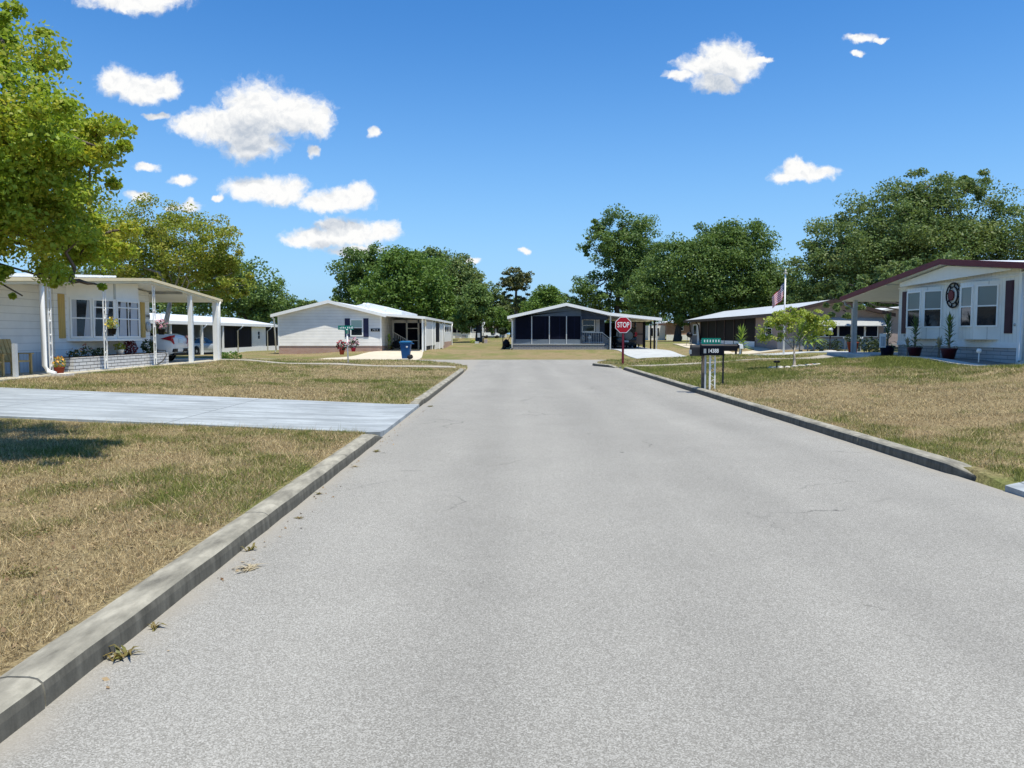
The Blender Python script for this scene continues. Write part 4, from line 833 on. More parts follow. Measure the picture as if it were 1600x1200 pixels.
# ------------------------------------------------------------------ WHITE GABLED HOME beyond the side street (left of centre)
def gable_home():
    y0 = 53.0; F = Ff(y0); zb = .2
    h = thing('mobile_home', 'white vinyl sided home with navy shutters, brick base and concrete drive', 'house', (-12.5, 60, .3))
    rz = lambda a: 3.90-.245*abs(a+12.55)
    obj('skirting', MB(F).box(-16.08, -9.02, .03, 25, zb-.3, .78), M['brick'], h)
    w = MB(F); w.prism([(-16.1, .78), (-9.0, .78), (-9.0, rz(-9)-.16), (-12.55, rz(-12.55)-.16), (-16.1, rz(-16.1)-.16)], 0, 25); obj('wall', w, M['sidev'], h)
    gable_roof(h, F, -16.45, -12.55, -8.65, rz(-16.45), 3.90, rz(-8.65), -.30, 25.2, .14, M['roofw'])
    gable_roof(h, F, -15.2, -12.55, -9.6, rz(-15.2)+.42, 4.32, rz(-9.6)+.42, 14, 25.25, .5, M['roofw'], 'rear_roof')
    f = MB(F); f.prism([(-16.5, rz(-16.5)+.02), (-12.55, 3.93), (-8.62, rz(-8.62)+.02), (-8.62, rz(-8.62)-.19), (-12.55, 3.71), (-16.5, rz(-16.5)-.19)], -.35, -.30); obj('fascia', f, M['trim'], h)
    for a, b in ((-11.3, 6), (-11.05, 6.2), (-10.2, 9), (-9.8, 15)): obj('roof_vent', MB().lathe((a, y0+b, rz(a)-.05), [(.09,0),(.09,.28),(.13,.3),(.13,.4),(.01,.44)], 8), M['trim'], h)
    window(h, F, -11.13, -10.25, 1.45, 2.62, 0, .07, (.5,), top=M['blindg'], low=M['glass'])
    shutter(h, F, -11.5, -11.15, 1.4, 2.68, M['navy']); shutter(h, F, -10.22, -9.87, 1.4, 2.68, M['navy'])
    p = obj('number_plate', MB(F).box(-9.72, -9.1, -.03, 0, 1.78, 1.98), M['black'], h); text(p, '7414', F, -9.41, -.034, 1.88, .16, M['lime'], sx=1.25)
    obj('corner_trim', MB(F).box(-9.08, -8.98, -.02, .1, .78, 2.9), M['trim'], h); obj('corner_trim', MB(F).box(-16.12, -16.02, -.02, .1, .78, 2.9), M['trim'], h)
    pipe(h, [(-16.5,y0-.3,2.85),(-16.35,y0-.06,2.65),(-16.25,y0-.06,.5),(-16.3,y0-.2,.32)], .06)
    # carport and screened porch along its right side
    c = MB(F).prism([(-8.75, 3.02), (-5.95, 2.80), (-5.95, 2.63), (-8.75, 2.85)], -.25, 24.5); obj('carport_roof', c, M['trim'], h)
    obj('carport_post', MB().box(-6.22, -6.1, y0+.05, y0+.17, .4, 2.66), M['trim'], h)
    pipe(h, [(-5.98,y0-.1,2.7),(-6.0,y0+.5,2.62),(-6.04,y0+1.,2.2)], .05)
    fr = MB(F); 
    for a0, a1, z0, z1 in ((-9.0,-8.88,.45,2.66),(-7.98,-7.86,.45,2.66),(-7.1,-6.98,.45,2.66),(-6.24,-6.12,.45,2.66),(-8.88,-6.24,2.44,2.66),(-7.86,-7.1,2.0,2.06),(-7.86,-7.1,1.08,1.14)): fr.box(a0, a1, 5.0-.04, 5.04, z0, z1)
    po = obj('porch_frame', fr, M['offwhite'], h)
    for a0, a1, z0, z1 in ((-8.88,-7.98,.5,2.44),(-7.86,-7.1,2.06,2.44),(-7.86,-7.1,1.14,2.0),(-7.86,-7.1,.45,1.08),(-6.98,-6.24,.45,2.44)): obj('screen', MB(F).box(a0, a1, 5.0, 5.02, z0, z1), M['screen'], po)
    obj('ceiling_light', MB().ball((-6.5,y0+3,2.2), (.07,.07,.13), 8, 6), M['sheet'], h)
    Fs = Fx(-6.1, -1)
    def seg(y_0, y_1, parts):
        for nm, z0, z1, m in parts: obj(nm, MB(Fs).box(y_0, y_1, 0, .06, z0, z1), M[m], h)
    seg(54.2, 60.9, (('side_wall', .75, 2.5, 'sidep'),)); seg(60.95, 64.6, (('screen', .95, 2.5, 'screen'), ('side_wall', .4, .95, 'trim'))); seg(64.65, 67.6, (('side_wall', .4, 2.5, 'trim'),)); seg(67.7, 77, (('side_wall', .9, 1.7, 'trim'), ('skirting', .2, .9, 'brick'), ('header', 2.35, 2.5, 'trim')))
    for k in range(4): window(h, Fs, 67.8+k*2.25, 69.95+k*2.25, 1.7, 2.38, .03, .12, (), low=M['glass'])
    for yy in (54.2, 58.9, 60.95, 64.7, 67.7, 77.0): obj('side_post', MB(Fs).box(yy-.07, yy+.07, -.05, .05, .3, 2.6), M['trim'], h)
    pipe(h, [(-5.95,76.6,2.6),(-6.0,76.5,2.3),(-6.0,76.5,.5),(-5.7,76.4,.42)], .07); pipe(h, [(-5.95,68.2,2.6),(-6.0,67.9,2.3),(-6.0,67.7,.6)], .05)
    obj('lattice', MB(Fs).box(54.3, 58.9, .04, .07, .4, .75), M['dark'], h)
    st = MB(F)
    for k in range(9): a = -8.85+k*.13; z = 1.75-.075*k; st.box(a, a+.03, 4.3, 4.33, .55, z)
    st.prism([(-8.87, 1.80), (-7.7, 1.12), (-7.7, 1.06), (-8.87, 1.74)], 4.28, 4.35); obj('stair_railing', st, M['offwhite'], h)
    obj('step', MB(F).box(-8.9, -7.9, 4.3, 4.95, .4, .8), M['greyw'], h)
    yucca('snake_plant', 'tall green spiky plant by the siding inside the white carport', -8.72, y0+1.6, .5, 1.05, .35, 26, M['yuccay'], w=.08, droop=0)
    t = thing('hose_reel', 'black hose reel cart under the white carport', 'hose reel', (-8.45, y0+3.2, .5))
    obj('reel', MB().lathe((-8.45,y0+3.2,.85), [(.28,-.18),(.28,-.15),(.12,-.14),(.12,.14),(.28,.15),(.28,.18)], 14, axis='y'), M['black'], t)
    for s_ in (-.3, .3): obj('leg', MB().tube([(-8.45+s_,y0+3.2,.46),(-8.45,y0+3.2,.85),(-8.45+s_*.8,y0+3.2,1.3)], .03, 6), M['dark'], t)
    # blue wheeled bin at the foot of the drive
    x, y = -6.1, 44.2; z = g(x, y)+.03; t = thing('wheelie_bin', 'blue wheeled rubbish bin at the end of the concrete drive', 'bin', (x, y, z))
    R_ = lambda hw, hd, zz: [(x-hw, y-hd, zz), (x+hw, y-hd, zz), (x+hw, y+hd, zz), (x-hw, y+hd, zz)]
    obj('tub', MB().loft([R_(.2,.22,z+.04), R_(.25,.28,z+.5), R_(.29,.32,z+.86), R_(.32,.35,z+.87), R_(.32,.35,z+.93)], sm=False), M['bin'], t)
    obj('lid', MB().loft([R_(.34,.37,z+.94), R_(.34,.37,z+1.0), R_(.2,.26,z+1.05)], sm=False), mat('bin_lid', (.02,.12,.26), .4, .1), t)
    obj('handle', MB().tube([(x+.3,y-.2,z+.9),(x+.43,y-.2,z+.88),(x+.43,y+.2,z+.88),(x+.3,y+.2,z+.9)], .025, 6), M['bin'], t)
    for yy in (-.27, .27): obj('wheel', MB().lathe((x+.24,y+yy,z+.13), [(.02,-.03),(.13,-.03),(.13,.03),(.02,.03)], 14, axis='y'), M['rubber'], t)
    obj('logo', MB().lathe((x+.1,y-.315,z+.72), [(.01,0),(.06,0),(.06,-.008),(.01,-.009)], 10, axis='y'), M['sheet'], t)
gable_home()
# ------------------------------------------------------------------ BLUE HOME straight ahead
def blue_home():
    y0 = 58.5; F = Ff(y0)
    h = thing('mobile_home', 'blue grey screened home with white roof edge and carport straight ahead', 'house', (5, 66, .42))
    rz = lambda a: 3.92-.222*abs(a-4.1)
    obj('base_wall', MB(F).box(.05, 7.0, 0, 18, .1, .80), M['rock'], h); obj('base_cap', MB(F).box(0, 7.05, -.05, .3, .80, .86), M['palegrey'], h)
    gp = MB(F).prism([(.2, 2.96), (5.25, 2.96), (5.25, rz(5.25)-.22), (4.1, rz(4.1)-.22), (.2, rz(.2)-.22)], .02, .12); obj('gable_panel', gp, M['blue'], h)
    obj('wall', MB(F).prism([(.15, .8), (7.3, .8), (7.3, rz(7.3)-.22), (4.1, rz(4.1)-.22), (.15, rz(.15)-.22)], 2.2, 18), M['navyw'], h)
    obj('side_wall', MB(F).box(.1, .18, .1, 18, .8, 2.85), M['greyw'], h)
    obj('gable_wall', MB(F).prism([(5.25, 2.70), (7.3, 2.70), (7.3, rz(7.3)-.23), (5.25, rz(5.25)-.23)], .3, .4), M['navyw'], h)
    obj('return_wall', MB(F).box(5.22, 5.3, .15, 2.2, .8, 2.96), M['blue'], h)
    xs = [.22, 1.5, 2.84, 4.14, 5.25]
    for k in range(4):
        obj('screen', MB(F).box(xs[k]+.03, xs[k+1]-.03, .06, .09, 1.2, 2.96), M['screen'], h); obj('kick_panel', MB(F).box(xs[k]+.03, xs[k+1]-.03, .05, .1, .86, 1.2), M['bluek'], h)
    for x in xs: obj('mullion', MB(F).box(x-.035, x+.035, .0, .11, .86, 2.96), M['steel'] if 0 < x < 5 and x > .3 else M['blue'], h)
    gable_roof(h, F, -.32, 4.1, 7.35, rz(-.32), 3.92, rz(7.35), -.4, 18.3, .14, M['roofw'])
    obj('carport_roof', MB(F).prism([(7.35, rz(7.35)), (11.25, 2.80), (11.25, 2.63), (7.35, rz(7.35)-.16)], -.4, 12), M['trim'], h)
    f = MB(F); f.prism([(-.36, rz(-.36)+.02), (4.1, 3.95), (7.35, rz(7.35)+.02), (11.3, 2.82), (11.3, 2.60), (7.35, rz(7.35)-.2), (4.1, 3.72), (-.36, rz(-.36)-.2)], -.46, -.4); obj('fascia', f, M['trim'], h)
    window(h, F, 5.5, 6.55, 1.75, 2.78, 2.18, .09, (.52,), top=M['glass'], low=M['glass']); 
    obj('shutter', MB(F).box(6.6, 6.9, 2.14, 2.2, 1.75, 2.82), M['curtain'], h)
    obj('porch_floor', MB(F).box(5.3, 7.0, .1, 2.2, .78, .84), M['greyw'], h)
    r = MB(F)
    for k in range(12): a = 5.4+k*.135; r.box(a, a+.02, .35, .37, .88, 1.72)
    r.box(5.38, 6.95, .34, .38, 1.70, 1.75); r.box(5.38, 6.95, .34, .38, .96, .99); obj('railing', r, M['steel'], h)
    r = MB(F)
    for k in range(6): a = 6.98+k*.09; r.box(a, a+.025, .5+k*.02, .52+k*.02, .6-.0*k, 1.55-.07*k)
    r.prism([(6.95, 1.72), (7.5, 1.28), (7.5, 1.23), (6.95, 1.67)], .48, .54); obj('stair_railing', r, M['steel'], h)
    obj('step', MB(F).box(7.0, 7.35, .1, 1.1, .3, .66), M['rock'], h); obj('step', MB(F).box(7.35, 7.65, .1, 1.1, .3, .52), M['rock'], h)
    obj('carport_post', MB(F).box(7.42, 7.52, -.1, .0, .4, 2.95), M['steel'], h); obj('carport_post', MB(F).box(10.75, 10.87, -.15, -.03, .3, 2.68), M['black'], h)
    pipe(h, [(11.2,y0-.35,2.65),(11.05,y0-.2,2.4),(10.98,y0-.1,2.25),(10.98,y0-.1,.45)], .055); pipe(h, [(-.2,y0-.3,2.8),(-.02,y0-.05,2.7),(.02,y0-.06,2.55),(.02,y0-.06,.55),(-.12,y0-.1,.46)], .06)
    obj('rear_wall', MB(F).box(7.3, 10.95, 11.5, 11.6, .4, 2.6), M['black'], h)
    fr = MB(F)
    for a in (9.45, 9.5, 10.12, 10.72): pass
    for k, yy in enumerate((1.2, 3.9, 6.8)): obj('carport_post', MB(F).box(10.72, 10.82, yy, yy+.1, .4, 2.62), M['black'], h)
    # privacy panels standing along the carport's far side
    for k, a in enumerate((9.55, 10.22)): obj('side_panel', MB(F).box(a, a+.6, 5.0, 5.04, .75, 2.55), M['tan'], h)
    fr = MB(F)
    for a in (9.45, 10.15, 10.85): fr.box(a-.05, a+.05, 4.95, 5.06, .42, 2.62)
    for z in (.7, 1.6, 2.58): fr.box(9.4, 10.9, 4.94, 5.05, z-.03, z+.03)
    obj('panel_frame', fr, M['black'], h)
    for x, lab in ((5.45, 'white flowering pot on the blue porch, left of two'), (5.95, 'white flowering pot on the blue porch, right of two')):
        bush('flower_pot', lab, 'plant', x, y0+.6, .85, (.12,.12,.12), 40, .07, M['leafk'], 'pots on the blue porch', M['sheet'], 30, .12, pot=(.12,.42,M['galv']))
    # topiary and kettle grill by the left corner
    x, y = -.75, 63.0; z = g(x, y); t = thing('topiary', 'clipped dark ball topiary on a thin stem left of the blue home', 'topiary', (x, y, z))
    P = cloudpts(1500, (x, y, z+1.45), (.42,.42,.3), .75); leafmesh('crown', P, .09, M['leafk'], t, .3); obj('trunk', MB().tube([(x,y,z),(x,y,z+1.3)], .035, 6), M['barkd'], t)
    x, y = -.45, 59.6; z = g(x, y); t = thing('hand_cart', 'dark covered hand cart on the grass at the blue home corner', 'cart', (x, y, z))
    obj('bag', MB().loft([[(x+q*math.cos(a), y+q*.8*math.sin(a), z+zz) for a in np.linspace(0, 2*math.pi, 11)[:-1]] for q, zz in ((.2,.15),(.3,.3),(.28,.55),(.12,.75),(.03,.8))]), M['black'], t)
    for yy in (-.25, .25): obj('wheel', MB().lathe((x-.15,y+yy,z+.15), [(.02,-.03),(.15,-.03),(.15,.03),(.02,.03)], 12, axis='y'), M['rubber'], t)
    obj('handle', MB().tube([(x+.1,y,z+.5),(x+.3,y,z+1.05)], .025, 6), M['dark'], t)
blue_home()
# ------------------------------------------------------------------ BROWN ROOFED HOME right of centre
def brown_home():
    h = thing('mobile_home', 'tan home with dark brown screens and grey metal roof behind the flagpole', 'house', (20.4, 62, .66))
    F = Ff(49.5); rz = lambda a: 3.80-.232*abs(a-20.45)
    w = MB(F); w.prism([(17.1, .5), (23.9, .5), (23.9, rz(23.9)-.16), (20.45, rz(20.45)-.16), (17.1, rz(17.1)-.16)], 0, 4.6); w.box(19, 23.9, 4.6, 24.4, .5, 2.8); w.box(17.1, 19, 20.4, 24.4, .5, 2.7); obj('wall', w, M['tan'], h)
    gable_roof(h, F, 16.6, 20.45, 24.3, rz(16.6), 3.8, rz(24.3), -.55, 24.8, .12, M['roofg'])
    f = MB(F); f.prism([(16.55, rz(16.55)+.02), (20.45, 3.83), (24.35, rz(24.35)+.02), (24.35, rz(24.35)-.2), (20.45, 3.6), (16.55, rz(16.55)-.2)], -.6, -.55); f.box(16.54, 16.6, -.55, 24.8, rz(16.55)-.2, rz(16.55)+.02); obj('fascia', f, M['brown'], h)
    Fw = Fx(17.1, 1)
    obj('knee_wall', MB(Fw).box(54.1, 69.9, 0, .1, .5, 1.08), M['white'], h)
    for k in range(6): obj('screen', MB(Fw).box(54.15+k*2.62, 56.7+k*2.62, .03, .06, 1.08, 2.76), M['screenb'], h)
    for k in range(7): obj('screen_post', MB(Fw).box(54.06+k*2.62, 54.16+k*2.62, -.02, .08, .6, 2.78), M['brown'], h)
    window(h, Fw, 50.6, 51.9, 1.5, 2.5, -.0, .07, (.5,), low=M['glass']); window(h, Fw, 71.2, 72.6, 1.5, 2.5, 0, .08, (), low=M['glass'])
    obj('side_door', MB(Fw).box(70.2, 71.0, -.03, 0, .6, 2.6), M['white'], h); pipe(h, [(16.62,73.6,2.75),(16.95,73.4,2.5),(17.05,73.3,.9)], .06, M['brown']); pipe(h, [(16.62,69.9,2.75),(16.9,69.8,2.4),(17.05,69.7,.9)], .06, M['brown'])
    # gable-end awning over a row of dark windows
    obj('awning', MB(F).prism([(19.3, 2.62), (23.75, 2.62), (23.75, 2.56), (19.3, 2.56)], -.02, .0), M['greyw'], h)
    a_ = MB(F); i = [a_.p(*q) for q in ((19.2,-.02,2.66),(23.8,-.02,2.66),(23.8,-1.0,2.14),(19.2,-1.0,2.14),(19.2,-.02,2.62),(23.8,-.02,2.62),(23.8,-1.0,2.10),(19.2,-1.0,2.10))]
    for q in ((0,1,2,3),(4,5,6,7),(0,1,5,4),(2,3,7,6),(1,2,6,5),(0,3,7,4)): a_.face([i[k] for k in q])
    obj('awning', a_, M['greyw'], h)
    for k in range(5): window(h, F, 19.25+k*.86, 20.08+k*.86, 1.42, 2.35, -.01, .04, (), low=M['screen'])
    obj('base_wall', MB(F).box(17.08, 23.92, -.03, .0, .5, 1.30), M['greyw'], h)
    # second home stepping out behind it
    h2 = thing('mobile_home', 'pinkish home with pale roof edge half hidden behind the right carport', 'house', (27, 54, .7))
    F2 = Ff(53.5); z2 = lambda a: 3.0+.17*min(a-23.95, 3.0)-.17*max(0, a-26.95)
    obj('wall', MB(F2).prism([(24.6, .5), (30, .5), (30, z2(30)-.12), (26.95, z2(26.95)-.12), (24.6, z2(24.6)-.12)], 0, 14), M['pinkw'], h2); gable_roof(h2, F2, 24.4, 26.95, 30.4, z2(24.4), z2(26.95), z2(30.4), -.4, 14.4, .12, M['roofw'])
    obj('skirting', MB(F2).box(24.62, 29.98, -.03, 0, .5, .95), M['stone'], h2); window(h2, F2, 25.4, 26.3, 1.6, 2.5, 0, .07, (.5,), low=M['glass'])
brown_home()
# ------------------------------------------------------------------ LOW WHITE ROOFED HOME far left, with its carport
def low_home():
    h = thing('mobile_home', 'low home with white metal roof and dark screens behind the left carport', 'house', (-26, 68, -.1))
    F = Fx(-24.2, -1); z = -.15
    obj('roof', MB(F).prism([(47, 2.52), (80.3, 2.52), (80.3, 2.42), (47, 2.42)], -.35, .0), M['roofw'], h)
    obj('roof', MB(F).prismb([(.0, 2.53), (4.6, 3.28), (9, 2.5), (9, 2.4), (4.6, 3.1), (.0, 2.41)], 47, 80.3), M['roofw'], h)
    obj('fascia', MB(F).box(47, 80.35, -.42, -.35, 2.30, 2.54), M['trim'], h)
    obj('rear_wall', MB(F).box(47, 80, 4.2, 8.8, z, 2.4), M['greyw'], h); obj('end_wall', MB(F).box(47, 47.1, .2, 4.2, z, 2.4), M['greyw'], h)
    obj('wall', MB(F).box(63.8, 80, .12, 4.2, z, 2.4), M['greyw'], h)
    for y0, y1 in ((63.9, 67.5), (67.7, 71.6), (75.8, 79.8)): obj('screen', MB(F).box(y0, y1, .04, .08, .42, 2.3), M['screen'], h)
    obj('panel', MB(F).box(71.7, 75.7, .02, .1, .42, 2.3), M['sidep'], h); obj('knee_wall', MB(F).box(63.8, 80, -.02, .1, z-.2, .42), M['white'], h)
    window(h, F, 73.2, 73.9, 1.1, 1.9, .02, .06, (.5,), low=M['glass'])
    for y in (54, 59.5, 63.8): obj('carport_post', MB(F).box(y-.07, y+.07, -.3, -.16, z, 2.32), M['trim'], h)
    for y in (59.5, 67.6, 75.8): pipe(h, [(-23.8,y+.5,2.35),(-23.9,y+.2,2.1),(-24.1,y+.05,1.9),(-24.1,y+.05,0.0)], .06)
    window(h, F, 57, 58.2, .9, 2.0, 4.2, .08, (.5,), low=M['glass'])
    struct(obj('carport_slab', MB(F).box(47, 63.7, -.5, 4.2, -.4, -.06), M['palegrey']))
low_home()
# ------------------------------------------------------------------ FAR HOMES on the common
def far_homes():
    y0 = 112; F = Ff(y0); z = g(-7, y0)
    h = thing('mobile_home', 'distant white sunroom home across the lawn between the two gabled homes', 'house', (-7, y0, z))
    obj('roof', MB(F).prism([(-10.6, 3.1+z-1.05), (-8.1, 3.75+z-1.05), (-6.0, 3.2+z-1.05), (-6.0, 3.05+z-1.05), (-8.1, 3.6+z-1.05), (-10.6, 2.95+z-1.05)], -.3, 10), M['roofw'], h)
    obj('wall', MB(F).prism([(-10.3, z-.2), (-6.1, z-.2), (-6.1, z+2.0), (-8.1, z+2.5), (-10.3, z+1.95)], .2, 9), M['white'], h)
    for k in range(5): window(h, F, -9.35+k*.68, -8.72+k*.68, z+.75, z+1.98, .18, .04, (.72,), low=M['screen'], top=M['screen'])
    for k in range(3): obj('vent', MB(F).box(-9.2+k*.95, -8.6+k*.95, .15, .2, z+.05, z+.4), M['stone'], h)
    obj('wall', MB(F).box(-6.1, -4.2, .6, 9, z-.2, z+2.15), M['bluek'], h); obj('knee_wall', MB(F).box(-6.1, -4.2, .5, .6, z-.2, z+.75), M['white'], h)
    r = MB(F); i = [r.p(*q) for q in ((-6.3,.3,z+2.5),(-4.0,.3,z+2.05),(-4.0,8,z+2.9),(-6.3,8,z+2.9),(-6.3,.3,z+2.4),(-4.0,.3,z+1.95),(-4.0,8,z+2.8),(-6.3,8,z+2.8))]
    for q in ((0,1,2,3),(4,5,6,7),(0,1,5,4),(2,3,7,6),(1,2,6,5),(0,3,7,4)): r.face([i[k] for k in q])
    obj('porch_roof', r, M['roofw'], h)
    for a in (-5.75, -4.9): window(h, F, a, a+.62, z+.85, z+1.8, .56, .08, (.5,), low=M['screen'], top=M['bluegl'])
    obj('corner_post', MB(F).box(-4.35, -4.15, .3, .5, z-.2, z+2.0), M['trim'], h)
    h = thing('mobile_home', 'small tan porch home right of the distant sunroom home', 'house', (-2.8, 118, z)); F = Ff(118); z = g(-3, 118)
    obj('wall', MB(F).box(-4.2, -1.3, .5, 6, z-.2, z+2.1), M['tan'], h); obj('roof', MB(F).prism([(-4.6, z+2.3), (-2.8, z+2.35), (-1.0, z+2.2), (-1.0, z+2.08), (-4.6, z+2.18)], -.4, 6.5), M['roofw'], h)
    for a in (-4.1, -2.9, -1.4): obj('porch_post', MB(F).box(a-.07, a+.07, -.3, -.16, z-.2, z+2.2), M['trim'], h)
    obj('base_wall', MB(F).box(-4.3, -.8, -.35, .0, z-.2, z+.55), M['white'], h)
    F = Ff(104); z = g(24, 104)
    h = thing('mobile_home', 'distant red brick home seen past the blue carport', 'house', (24, 104, z))
    w = obj('wall', MB(F).box(20.9, 32, 0, 8, z+.75, z+2.35), M['brickr'], h); obj('base_wall', MB(F).box(20.85, 32.05, -.05, 0, z-.3, z+.75), M['white'], h); obj('wall', MB(F).box(18.6, 20.9, 1, 7, z-.3, z+2.0), M['white'], h)
    obj('roof', MB(F).prism([(20.4, z+2.45), (26.5, z+3.2), (32.5, z+2.45), (32.5, z+2.3), (26.5, z+3.05), (20.4, z+2.3)], -.4, 8.5), M['roofw'], h)
    for a in (22.6, 24.3, 27.5): window(h, F, a, a+.55, z+1.3, z+2.15, 0, .06, (.5,), low=M['glass'])
    for a in (22.4, 25.2): obj('vent', MB(F).box(a, a+.6, -.08, -.05, z+.1, z+.55), M['dark'], h)
    window(h, F, 18.8, 19.3, z+.5, z+1.7, 1, .05, (), low=M['glass']); window(h, F, 19.6, 20.1, z+.5, z+1.7, 1, .05, (), low=M['glass'])
far_homes()
# ------------------------------------------------------------------ VEHICLES
def loft_ring(x, pts): return [(x, y, z) for y, z in pts]
def wheel(t, x, y, r, m_rim):
    w = obj('wheel', MB().lathe((x, y, r), [(r*.62,-.1),(r*.95,-.1),(r,-.06),(r,.06),(r*.95,.1),(r*.62,.1)], 20, axis='y'), M['rubber'], t)
    obj('rim', MB().lathe((x, y, r), [(.02,-.105),(r*.2,-.11),(r*.55,-.09),(r*.64,-.1),(r*.64,.1),(r*.55,.09),(r*.2,.11),(.02,.105)], 14, axis='y'), m_rim, w)
def car(label, paint, loc, rz_, dims=(4.6, 1.8, 1.42), suv=False, arch=True):
    L, W, H = dims; t = thing('parked_car', label, 'car'); hw = W/2
    st = [(-L/2, .80, .42, .80), (-L/2+.06, .90, .30, .93 if not suv else .98), (-L/2+.35, .97, .22, 1.0), (-L/2+1.0, 1., .18, 1.0), (0, 1., .17, .97), (L/2-1.0, .99, .18, .92), (L/2-.35, .94, .22, .80), (L/2-.06, .86, .28, .68), (L/2, .74, .40, .60)]
    rings = []
    for x, f, lo, hi in st:
        w = hw*f; m_ = (lo+hi)/2
        rings.append([(x,-w*.8,lo),(x,-w*.97,lo+.1),(x,-w,m_),(x,-w*.98,hi-.12),(x,-w*.9,hi-.01),(x,-w*.55,hi+.02),(x,w*.55,hi+.02),(x,w*.9,hi-.01),(x,w*.98,hi-.12),(x,w,m_),(x,w*.97,lo+.1),(x,w*.8,lo)])
    obj('body', MB().loft(rings), paint, t)
    # cabin: roof panel, pillars and glass
    if suv: cab = [(-L/2+.12, .88, .98), (-L/2+.3, .80, H-.08), (-L/2+.9, .80, H), (.2, .79, H), (.75, .78, H-.06), (1.35, .86, .98)]
    else: cab = [(-L/2+.62, .82, .99), (-L/2+1.35, .70, H-.12), (-L/2+1.9, .68, H-.01), (0, .69, H), (.45, .68, H-.05), (1.35, .84, .95)]
    roof = MB(); rr = []
    for x, f, z in cab: w = hw*f; rr.append([(x,-w,z-.03),(x,-w*.94,z+.0),(x,-w*.5,z+.025),(x,w*.5,z+.025),(x,w*.94,z),(x,w,z-.03)])
    roof.loft(rr[1:-1], cap=False); 
    ro = obj('roof', roof, paint, t)
    gl = MB()
    A = [gl.p(x, -hw*f, z-.03) for x, f, z in cab]; B = [gl.p(x, hw*f, z-.03) for x, f, z in cab]; A0 = [gl.p(x, -hw*.93, .95) for x, f, z in cab]; B0 = [gl.p(x, hw*.93, .95) for x, f, z in cab]
    for k in range(len(cab)-1): gl.face((A0[k], A0[k+1], A[k+1], A[k])); gl.face((B0[k], B0[k+1], B[k+1], B[k]))
    gl.face((A[0], A[1], B[1], B[0])); gl.face((A[-1], A[-2], B[-2], B[-1])); obj('window', gl, M['glass'], t)
    pl = MB()
    for x in (-.15,): 
        for s_ in (-1, 1): pl.tube([(x, s_*hw*.935, .95), (x+.05, s_*hw*.72, H-.05)], .035, 5)
    obj('pillar', pl, paint, t)
    for x in (-L/2+.95, L/2-.92):
        for s_ in (-1, 1):
            if arch: obj('wheel_arch', MB().lathe((x, s_*(hw*.985), .34), [(.02,-.02),(.40,-.02),(.40,.02),(.02,.02)], 20, axis='y'), M['black'], t)
            wheel(t, x, s_*(hw*.90), .33, M['galv'])
    return t, L, hw, H
